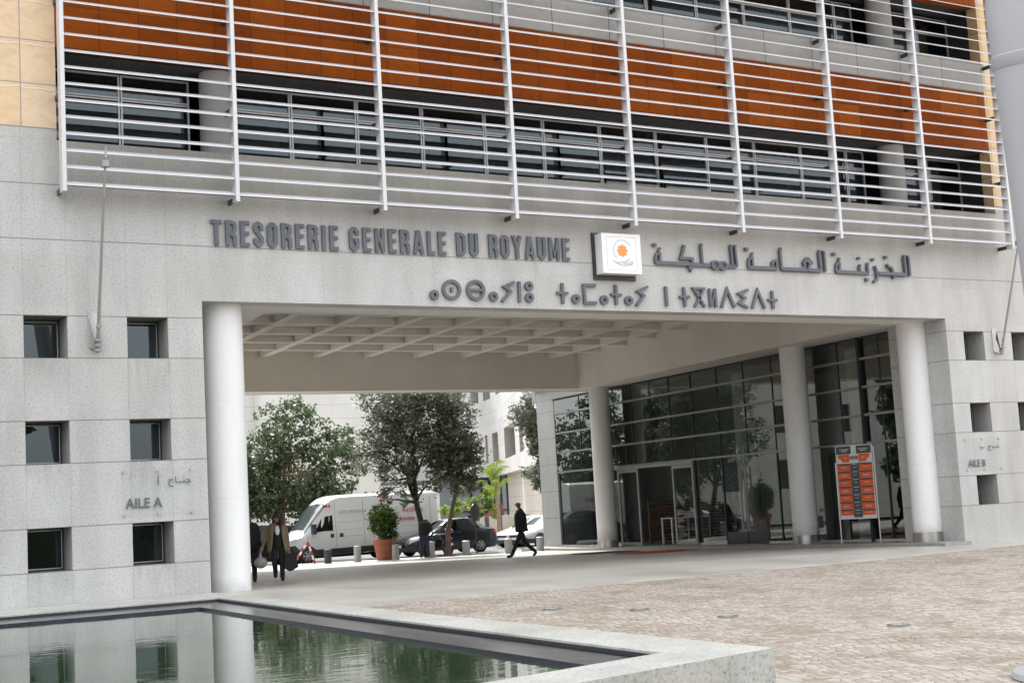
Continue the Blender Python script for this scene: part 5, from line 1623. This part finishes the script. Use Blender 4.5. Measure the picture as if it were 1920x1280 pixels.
# white delivery van
VX, VY = 21.45, 32.2
van = thing('delivery_van', 'white high-roofed delivery van with red lettering on its side', 'van', (VX, VY, STREET(0, 32)))
def vrow(x, zs, belt, top, wt, wb=1.0, hs=.9):
    return (x, [(hs, zs), (wb, zs + .28), (wb * 1.0, belt * .75), (wb * .985, belt), (wt, top - .12), (wt * .86, top - .02), (0, top)])
vr = [vrow(0.0, .42, .82, .98, .66, .74, .6), vrow(.08, .34, .92, 1.06, .80, .88, .75), vrow(.35, .32, 1.08, 1.22, .84, .97, .85), vrow(.85, .32, 1.18, 1.36, .86, 1.0), vrow(1.0, .32, 1.22, 1.42, .86, 1.0),
      vrow(1.35, .34, 1.30, 1.86, .83), vrow(1.75, .34, 1.34, 2.36, .82), vrow(2.1, .34, 1.36, 2.68, .83), vrow(2.35, .34, 1.36, 2.84, .85), vrow(2.7, .34, 1.36, 2.93, .87), vrow(3.4, .36, 1.36, 2.95, .88), vrow(7.5, .38, 1.36, 2.95, .88), vrow(7.58, .42, 1.36, 2.9, .86)]
lo = Loft(vr)
lo.body(lambda j: 0).build('body', 'white', van, smooth=True, angle=35)
for side in (-1, 1):
    lo.patch([(1.42, 3.06), (2.36, 3.02), (2.36, 3.52), (1.84, 3.60)], side, .008, 8, 6).build('side_window', 'carglass', van, smooth=True)
    # dark lower cladding and wheel arches
    lo.patch([(.02, .05), (7.5, .05), (7.5, 1.02), (.02, 1.0)], side, .012, 20, 4).build('lower_cladding', 'blackplastic', van, smooth=True)
    lo.patch([(.02, .9), (.78, 1.0), (.55, 2.05), (.05, 2.1)], side, .014).build('bumper_corner', 'blackplastic', van, smooth=True)
    lo.patch([(.10, 2.3), (.62, 2.5), (.72, 3.25), (.22, 3.0)], side, .012).build('headlight', 'lamp', van, smooth=True)
    m = MB()
    for xx in (1.15, 2.5, 3.85, 7.2):
        m.tube([lo.P(xx, t, side, .002) for t in ((.6, 1.2, 2, 2.6, 3) if xx < 1.2 else (.6, 1.2, 2, 3, 3.5, 3.9))], .007, 4)
    m.build('door_gaps', 'greycloth', van)
    m = MB()
    for t in (2.35, 3.05, 3.28, 3.62):
        m.tube([lo.P(2.62, t, side, .001), lo.P(3.75, t, side, .001)], .012, 4); m.tube([lo.P(3.95, t, side, .001), lo.P(7.1, t, side, .001)], .012, 4)
    m.build('panel_grooves', 'silver', van)
    m = MB(); q = lo.P(1.42, 3.06, side, .0)
    m.box(q.x - .10, q.x + .06, min(q.y, q.y + side * .26), max(q.y, q.y + side * .26), q.z - .05, q.z + .38); m.build('mirror', 'blackplastic', van)
    m = MB()
    for xx, tt in ((2.22, 2.3), (2.66, 2.3)):
        a = lo.P(xx, tt, side, .015); m.box(a.x, a.x + .16, a.y - .015, a.y + .015, a.z - .02, a.z + .14)
    m.build('door_handles', 'blackplastic', van)
a = MB()
for side in (-1, 1):
    q = lo.patch([(1.06, 4.1), (1.95, 4.1), (1.98, 6), (1.06, 6)], side, .008, 8, 6); a.add(q.v, q.f)
a.build('windscreen', 'shield', van, smooth=True)
m = MB(); m.tube([lo.P(1.98, 5.9, -1, .02), lo.P(2.02, 4.6, -1, .02), lo.P(1.98, 4.0, -1, .02), lo.P(1.5, 3.95, -1, .015), lo.P(1.05, 3.95, -1, .015)], .022, 6); m.build('windscreen_seal', 'greycloth', van)
m = MB(); m.tube([(1.05, -.5, 1.47), (1.2, .1, 1.62)], .012, 5); m.build('wiper', 'frame_dark', van)
m = MB(); m.box(-.03, .06, -.62, .62, .86, 1.0); m.box(-.06, .10, -.78, .78, .34, .82); m.build('front_bumper', 'blackplastic', van)
m = MB(); m.box(-.045, -.031, -.14, .14, .90, .965); m.build('badge', 'lamp', van)
m = MB(); m.box(-.075, -.061, -.26, .26, .52, .63); m.build('number_plate', 'signwhite', van)
for xx in (1.12, 5.3):
    arch(van, lo, xx, .36, 1.008, 'blackplastic')
    for side in (-1, 1): wheel(van, xx, side * .88, .36, .23, side)
def van_text(body, x, z, size, mat, bold=0.0):
    text_obj('side_lettering', body, size, .006, mat, van, (x, -1.03 + .09 * (z - 1.4) / 1.4 * 1.0, z), bold)
van_text('Archive', 5.75, 2.02, .34, 'red', .0); van_text('bien', 5.0, 2.02, .32, 'silver')
van_text('archivite', 5.2, 1.64, .34, 'red', .0)
van_text('DOC ARCHIVES', 2.62, 2.12, .19, 'silver')
m = MB()
for k, (x0, x1) in enumerate(((1.93, 2.06), (2.08, 2.14), (2.2, 2.26))): m.box(x0, x1, -.955, -.93, 2.42, 2.53)
m.build('red_marks', 'red', van)
# motorbike behind the leaning man
mc = thing('motorbike', 'black and red motorbike parked on the pavement by the leaning man', 'motorbike', (25.35, 24.35, G(25.35, 24.35)), radians(25))
for xx in (-.62, .68):
    m = MB(); R_ = .29
    m.tube([(xx + R_ * cos(2 * pi * k / 24), 0, R_ + .04 + R_ * sin(2 * pi * k / 24)) for k in range(25)], .06, 8, cap=False); w = m.build('wheel', 'rubber', mc, smooth=True)
    m = MB()
    for k in range(6): m.tube([(xx, 0, R_ + .04), (xx + R_ * cos(k * pi / 3), 0, R_ + .04 + R_ * sin(k * pi / 3))], .014, 5)
    m.build('rim', 'rim', w)
m = MB(); m.tube([(-.62, 0, .33), (-.42, 0, .72), (-.30, 0, 1.02)], .035, 8); m.tube([(-.3, -.32, 1.05), (-.28, 0, 1.0), (-.3, .32, 1.05)], .018, 6); m.tube([(-.35, 0, .75), (.1, 0, .42), (.68, 0, .33)], .045, 8); m.build('fork_frame', 'darkmetal', mc, smooth=True)
m = MB(); m.ball((-.05, 0, .80), (.27, .14, .13), 12, 8); m.ball((.55, 0, .70), (.26, .11, .08), 10, 6); m.build('fairing', 'darkmetal', mc, smooth=True)
m = MB(); m.ball((.33, 0, .84), (.40, .15, .08), 12, 6); m.ball((.05, 0, .5), (.22, .15, .18), 10, 6); m.build('seat_engine', 'leather', mc, smooth=True)
m = MB(); m.ball((.80, 0, 1.0), (.17, .17, .10), 12, 8); m.build('top_box', 'taillamp', mc, smooth=True)
m = MB(); m.ball((.86, -.0, .68), (.08, .12, .06), 8, 6); m.build('tail_lamp', 'taillamp', mc, smooth=True)
m = MB(); m.tube([(.2, -.17, .34), (.75, -.19, .45)], [.03, .045], 8); m.build('exhaust', 'steel', mc, smooth=True)

# ------------------------------------------------------------------ people
def person(label, loc, rotz, J, mats, radii=None, hair=None, coat=None, scale=1.0, fingers=True):
    """J: joint name -> position (facing +x). One skinned body; colours by region."""
    R = dict(pelvis=.125, waist=.115, chest=.135, collar=.085, neck=.055, chin=.075, head=.098, crown=.075,
             sh=.066, el=.048, wr=.033, hip=.10, kn=.078, an=.062, toe=.038)
    if radii: R.update(radii)
    chain = [('pelvis', 'waist'), ('waist', 'chest'), ('chest', 'collar'), ('collar', 'neck'), ('neck', 'chin'), ('chin', 'head'), ('head', 'crown')]
    for s in 'LR':
        chain += [('collar', 'sh' + s), ('sh' + s, 'el' + s), ('el' + s, 'wr' + s), ('pelvis', 'hip' + s), ('hip' + s, 'kn' + s), ('kn' + s, 'an' + s), ('an' + s, 'toe' + s)]
    names = list(J)
    idx = {n: i for i, n in enumerate(names)}
    me = bpy.data.meshes.new('body')
    me.from_pydata([J[n] for n in names], [(idx[a], idx[b]) for a, b in chain], [])
    o = bpy.data.objects.new('body', me); COL.objects.link(o)
    sk = o.modifiers.new('skin', 'SKIN'); sk.use_smooth_shade = True
    for i, n in enumerate(names):
        k = n[:-1] if n[-1] in 'LR' and n[:-1] in R else n
        r = R[k] * scale
        wide = 1.25 if n in ('pelvis', 'waist', 'chest') else 1.0
        me.skin_vertices[0].data[i].radius = (r, r * wide)
    me.skin_vertices[0].data[idx['pelvis']].use_root = True
    ss = o.modifiers.new('sub', 'SUBSURF'); ss.levels = 2; ss.render_levels = 2
    bpy.context.view_layer.update()
    dg = bpy.context.evaluated_depsgraph_get()
    nm = bpy.data.meshes.new_from_object(o.evaluated_get(dg))
    bpy.data.objects.remove(o)
    # hands: palm, four fingers and a thumb, joined into the body mesh
    mb = MB()
    mb.v = [tuple(v.co) for v in nm.vertices]; mb.f = [tuple(p.vertices) for p in nm.polygons]
    def region(c):
        best, bd = None, 9
        for a, b in chain:
            A, B = Vector(J[a]), Vector(J[b]); d = B - A
            t = max(0, min(1, (c - A).dot(d) / max(d.length_squared, 1e-9)))
            q = (c - A - d * t).length
            if q < bd: bd, best = q, (a, b, t)
        a, b, t = best
        if b in ('chin', 'head', 'crown') or (b == 'neck' and t > .3): return 0
        if b.startswith('wr') and t > .97: return 0
        if b.startswith(('kn', 'an')) or b.startswith('hip') or (b == 'waist' and t < .25): return 2
        if b.startswith('toe'): return 3
        if b in ('neck', ): return 4
        return 1
    mb.m = [region(p.center) for p in nm.polygons]
    for s in 'LR':
        wr, el = Vector(J['wr' + s]), Vector(J['el' + s])
        d = (wr - el).normalized()
        side = d.cross(Vector((0, 1, 0) if abs(d.y) < .8 else (1, 0, 0))).normalized()
        k = scale
        mb.tube([wr - d * .01, wr + d * .05 * k, wr + d * .095 * k], [.030 * k, .042 * k, .036 * k], 8, 0, squash=.5)
        nrm = d.cross(side)
        for q, (o_, ln) in enumerate(((-.03, .065), (-.01, .078), (.01, .072), (.03, .055))):
            b0 = wr + d * .09 * k + side * o_ * k
            mb.tube([b0, b0 + d * ln * .5 * k + nrm * .006, b0 + d * ln * .85 * k + nrm * .028 * k], [.0095 * k, .009 * k, .007 * k], 6, 0)
        b0 = wr + d * .03 * k - side * .035 * k
        mb.tube([b0, b0 + d * .035 * k - side * .02 * k, b0 + d * .07 * k - side * .018 * k + nrm * .01], [.012 * k, .010 * k, .008 * k], 6, 0)
    # face: nose, ears, eyes
    h, cr, ch = Vector(J['head']), Vector(J['crown']), Vector(J['chin'])
    up = (cr - ch).normalized()
    f = Vector(J.get('_face', (1, 0, 0))).normalized() if False else FACE
    f = (f - up * f.dot(up)).normalized(); sd_ = up.cross(f)
    base = h - up * .03
    mb.tube([base + f * .085 + up * .02, base + f * .118 - up * .025, base + f * .09 - up * .035], [.010, .016, .012], 6, 0)
    for sg in (-1, 1):
        e = base + sd_ * sg * .095
        mb.ball(e, (.022, .014, .032), 8, 6, 0)
        mb.ball(base + f * .088 + sd_ * sg * .034 + up * .028, .011, 6, 5, 5)
    mb.tube([base + f * .088 - up * .068 - sd_ * .022, base + f * .094 - up * .066, base + f * .088 - up * .068 + sd_ * .022], .007, 5, 6)
    root = thing('person', label, 'person', loc, rotz)
    mb.build('body', [*mats, 'frame_dark', 'terracotta'], root, smooth=True, angle=180)
    if hair == 'short':
        m = MB(); m.ball(h + up * .03 - f * .022, (.108, .104, .105), 14, 9)
        m.build('hair', 'hair', root, smooth=True)
    elif hair == 'long':
        m = MB(); m.ball(h + up * .04 - f * .028, (.118, .120, .115), 14, 9)
        for sg in (-1, 0, 1):
            for q in range(3):
                p0 = h + sd_ * sg * .085 - f * (.02 + .03 * q) + up * .03
                m.tube([p0, p0 + sd_ * sg * .02 - up * .16, p0 + sd_ * sg * .01 - up * .34 + f * (.02 if sg else -.02)], [.05, .05, .02], 7)
        m.build('hair', 'hair', root, smooth=True)
    if coat:
        nm_, mat, rings, gap = coat
        m = MB(); vs, fs, n = [], [], 20
        for (cx, cy, z, rx, ry, w0) in rings:
            for k in range(n + 1):
                a = w0 + (2 * pi - 2 * w0) * k / n
                vs.append((cx + rx * cos(a), cy + ry * sin(a), z))
        for i in range(len(rings) - 1):
            for k in range(n):
                q = i * (n + 1) + k
                fs.append((q, q + n + 1, q + n + 2, q + 1))
        m.add(vs, fs)
        co = m.build(nm_, mat, root, smooth=True)
        so = co.modifiers.new('cloth', 'SOLIDIFY'); so.thickness = .012; so.offset = 1
    return root
FACE = Vector((1, 0, 0))
def stand_pose(h=1.75, lean=0.0, step=.0, armL=(0, 0), armR=(0, 0), back=None):
    k = h / 1.75
    J = dict(pelvis=(0, 0, .95), waist=(.0, 0, 1.12), chest=(.01, 0, 1.30), collar=(.0, 0, 1.46), neck=(.015, 0, 1.53), chin=(.045, 0, 1.575), head=(.04, 0, 1.655), crown=(.03, 0, 1.70),
             shL=(0, .19, 1.42), elL=(-.02 + armL[0], .23, 1.14), wrL=(.03 + armL[1], .23, .90), shR=(0, -.19, 1.42), elR=(-.02 + armR[0], -.23, 1.14), wrR=(.03 + armR[1], -.23, .90),
             hipL=(0, .10, .90), knL=(.01, .10, .50), anL=(-.02, .10, .085), toeL=(.15, .11, .04), hipR=(0, -.10, .90), knR=(.01, -.10, .50), anR=(-.02, -.10, .085), toeR=(.15, -.11, .04))
    return {n: tuple(c * k for c in p) for n, p in J.items()}
# bald man in a black suit, mid-stride, walking left
J = stand_pose(1.87, armL=(.10, .30), armR=(-.06, -.06))
J.update(elL=(.05, .25, 1.20), wrL=(.27, .22, 1.06), elR=(-.09, -.25, 1.19), wrR=(-.05, -.26, .93),
         hipL=(.0, .10, .93), knL=(.20, .10, .55), anL=(.42, .10, .10), toeL=(.60, .12, .075), hipR=(0, -.10, .93), knR=(-.12, -.10, .50), anR=(-.50, -.10, .16), toeR=(-.38, -.11, .045), toeX=None)
J.pop('toeX')
for n_ in ('pelvis', 'waist', 'chest', 'collar', 'neck', 'chin', 'head', 'crown', 'shL', 'shR'):
    p_ = J[n_]; J[n_] = (p_[0] + .02, p_[1], p_[2] - .02)
px0, py0 = 22.5, 12.95
person('bald man in a black suit striding left across the passage', (px0, py0, G(px0, py0)), pi + radians(-12), J, ['skin', 'suit', 'suit', 'leather', 'shirt'], hair=None,
       coat=('jacket', 'suit', [(.02, 0, 1.50, .10, .16, .2), (.02, 0, 1.42, .17, .215, .12), (.02, 0, 1.25, .19, .225, .08), (.01, 0, 1.08, .185, .21, .12), (.0, 0, .94, .195, .215, .3), (-.01, 0, .84, .20, .215, .45)], 0))
# woman with tan coat, walking towards the viewer
J = stand_pose(1.60)
J.update(wrL=(.05, .25, .80), elL=(-.03, .24, 1.03), wrR=(.0, -.36, .84), elR=(-.03, -.29, 1.05), knL=(.02, .085, .46), anL=(-.01, .085, .08), toeL=(.13, .09, .035),
         knR=(.05, -.09, .48), anR=(-.14, -.08, .20), toeR=(-.03, -.085, .09))
px1, py1 = 11.2, 5.45
wz = G(px1, py1)
rotw = atan2(-27 - py1, -1.5 - px1)
FACE = Vector((.75, -.45, -.25))
person('woman with long dark hair in an open tan coat walking towards the pond', (px1, py1, wz), rotw, J, ['skin', 'tan', 'suit', 'leather', 'skin'], radii=dict(pelvis=.115, chest=.115, waist=.10), hair='long', scale=.95,
       coat=('coat', 'tan', [(0, 0, 1.38, .10, .15, .55), (.0, 0, 1.30, .15, .20, .5), (.0, 0, 1.12, .165, .205, .5), (-.01, 0, .96, .18, .22, .55), (-.01, 0, .80, .21, .25, .62), (-.01, 0, .70, .215, .26, .7)], 0))
WOM = bpy.data.objects[-1] if False else None
def local(px, py, rot, p):
    return (px + p[0] * cos(rot) - p[1] * sin(rot), py + p[0] * sin(rot) + p[1] * cos(rot), wz + p[2])
# white blouse under the coat
root = [o for o in COL.objects if o.name.startswith('person') and o.get('label', '').startswith('woman')][0]
m = MB(); m.ball((.075, 0, 1.16), (.07, .075, .17), 12, 8); m.build('blouse', 'shirt', root, smooth=True)
m = MB(); m.ball((.06, .0, 1.02), (.085, .12, .30), 12, 8); m.build('dark_vest', 'suit', root, smooth=True)
# her bags
hx = local(px1, py1, rotw, (.03, .27, .0))
b = thing('tote_bag', 'black tote bag hanging from the hand of the woman in the tan coat', 'bag', (hx[0], hx[1], wz + .27), rotw + .4)
m = MB(); m.add([(-.06, -.17, .05), (.06, -.17, .05), (.07, .0, -.04), (.06, .19, .05), (-.06, .19, .05), (-.07, 0, -.04), (-.035, -.13, .40), (.035, -.13, .40), (.04, 0, .39), (.035, .15, .40), (-.035, .15, .40), (-.04, 0, .39)],
                [(0, 1, 7, 6), (1, 2, 8, 7), (2, 3, 9, 8), (3, 4, 10, 9), (4, 5, 11, 10), (5, 0, 6, 11), (6, 7, 8, 11), (8, 9, 10, 11), (5, 2, 1, 0), (5, 4, 3, 2)]); m.build('bag_body', 'leather', b, smooth=True)
for s_ in (-.03, .03):
    m = MB(); m.tube([(s_, -.08, .39), (s_, -.04, .50), (s_ * .3, 0, .545), (s_, .05, .50), (s_, .09, .39)], .010, 6); m.build('strap', 'leather', b, smooth=True)
hx = local(px1, py1, rotw, (.02, -.42, 0))
b = thing('plastic_bag', 'bulging grey plastic bag carried beside the woman in the tan coat', 'bag', (hx[0], hx[1], wz + .35), rotw)
m = MB(); m.ball((0, 0, .12), (.10, .16, .14), 12, 8); m.tube([(0, 0, .22), (0, .0, .36), (0, .05, .48)], [.05, .02, .015], 8); m.build('bag_body', 'plasticbag', b, smooth=True)
m = MB(); m.tube([(0, .05, .47), (.0, .06, .53)], .012, 6); m.build('bag_handle', 'plasticbag', b)
# companion in black, half behind the column
FACE = Vector((1, 0, 0))
J = stand_pose(1.66); J.update(knL=(.06, .09, .48), anL=(.05, .09, .08), toeL=(.2, .09, .035), wrL=(.06, .24, .84), anR=(-.12, -.09, .13), toeR=(.0, -.09, .05))
px2, py2 = 10.72, 6.05
person('person in dark clothes half hidden behind the large white column', (px2, py2, G(px2, py2)), rotw, J, ['skin', 'suit', 'suit', 'leather', 'suit'], hair='short', scale=.97,
       coat=('coat', 'suit', [(0, 0, 1.42, .10, .16, .1), (0, 0, 1.3, .16, .21, .1), (0, 0, 1.0, .17, .21, .1), (0, 0, .78, .20, .24, .2)], 0))
# man leaning over the motorbike, seen from behind
J = stand_pose(1.78)
J.update(pelvis=(-.02, 0, .95), waist=(.03, 0, 1.10), chest=(.14, 0, 1.26), collar=(.27, 0, 1.36), neck=(.33, 0, 1.37), chin=(.39, 0, 1.34), head=(.42, 0, 1.39), crown=(.43, 0, 1.43),
         shL=(.24, .19, 1.34), elL=(.33, .24, 1.10), wrL=(.50, .16, .98), shR=(.24, -.19, 1.34), elR=(.33, -.24, 1.10), wrR=(.52, -.12, 1.0), hipL=(-.02, .11, .90), hipR=(-.02, -.11, .90), knL=(0, .13, .5), knR=(.0, -.13, .5), anL=(-.04, .15, .085), anR=(-.03, -.15, .085), toeL=(.12, .17, .04), toeR=(.13, -.17, .04))
FACE = Vector((1, 0, -.8))
lx, ly = 24.45, 23.75
person('man in a dark jacket and blue jeans bending over the motorbike', (lx, ly, G(lx, ly)), radians(52), J, ['skin', 'suit', 'jeans', 'leather', 'suit'], hair='short',
       coat=('jacket', 'suit', [(.26, 0, 1.44, .13, .18, .0), (.20, 0, 1.34, .21, .24, .0), (.11, 0, 1.18, .21, .235, .0), (.02, 0, 1.0, .19, .22, .0), (-.01, 0, .90, .185, .21, .0)], 0))
# two people talking beyond the sedan, one person beyond the van
FACE = Vector((1, 0, -.2))
J = stand_pose(1.72)
person('person with short dark hair in black standing beyond the sedan roof', (31.75, 33.2, STREET(0, 33.2) + .22), radians(-30), J, ['skin', 'suit', 'suit', 'leather', 'suit'], hair='short')
J = stand_pose(1.70)
person('person in a grey top standing beyond the sedan boot', (32.75, 33.3, STREET(0, 33.3) + .2), radians(150), J, ['skin', 'greycloth', 'suit', 'leather', 'greycloth'], hair='short')
J = stand_pose(1.66)
person('person in a dark hooded top beyond the bonnet of the van', (24.1, 36.2, STREET(0, 36.2) + .25), radians(60), J, ['hair', 'suit', 'suit', 'leather', 'suit'], hair='short')
# someone standing inside the lobby behind the glass
J = stand_pose(1.76)
person('person in black standing behind the lobby glass right of the door', (31.3, 13.1, pz(0, 13.1)), radians(160), J, ['skin', 'suit', 'suit', 'leather', 'suit'], hair='short')

# ------------------------------------------------------------------ trees across the plaza, behind the viewer (mirrored in the windows and the pond)
rb = random.Random(31)
for k, (x, y) in enumerate(((-46, -64), (-37, -70), (-28, -65), (-19, -71), (-10, -66), (-1, -70), (8, -66), (17, -70))):
    if k == 0:
        rt = tree('plaza_tree', 'dark round tree on the far side of the plaza', 'tree', (x, y, -.5), [(0, 0, 0), (.1, 0, 2), (0, 0, 4)], .3, rndblobs(rb, (0, 0, 6.2), (3.5, 3.5, 2.8), 14, 1.9), 5000, .5, 'maple', 'bark', 40, 'trees on the far side of the plaza')
    else:
        c_ = copy_tree(rt); c_.location = (x, y, -.5); c_.rotation_euler.z = k * 1.7
# trees and a cream building further left along the street, mirrored in the lobby glass
for k, (x, y) in enumerate(((7.5, 34.0), (2.0, 30.5), (-5.0, 33.0), (18.2, 43.5))):
    c_ = copy_tree(rt); c_.location = (x, y, STREET(x, y)); c_.rotation_euler.z = 1 + k * 2.1; c_.scale = (.72, .72, .8)
    c_['label'] = 'round street tree hidden from view beyond the left wing'; c_['group'] = 'street trees beyond the left wing'
LB2 = thing('cream_building', 'cream stone building further left along the street beyond the left wing', 'building')
m = MB(); m.wall(-30, 18.9, -.8, 13, 47, .4, [(x, x + 1.4, z, z + 1.8) for x in range(-28, 18, 4) for z in (1.4, 4.8, 8.2)]); m.build('stone_wall', 'plaster', LB2)
m = MB(); m.quad((-30, 47.38, -.8), (18.9, 47.38, -.8), (18.9, 47.38, 12.9), (-30, 47.38, 12.9)); m.build('window_glass', 'frame_dark', LB2)
# unseen hedge added behind the viewer to darken the window reflections
m = MB(); rh = random.Random(8)
m.box(-46, 30, -50, -48.6, -.6, 1.6)
leaves(m, [(-44 + 2.5 * k, -49.2, .9, 1.8, .95, 1.25) for k in range(30)], 7000, .3, rh)
tag(m.build('hedge', 'added_hedge'), 'long dark hedge, unseen, added behind the viewer to darken the window reflections', 'hedge')
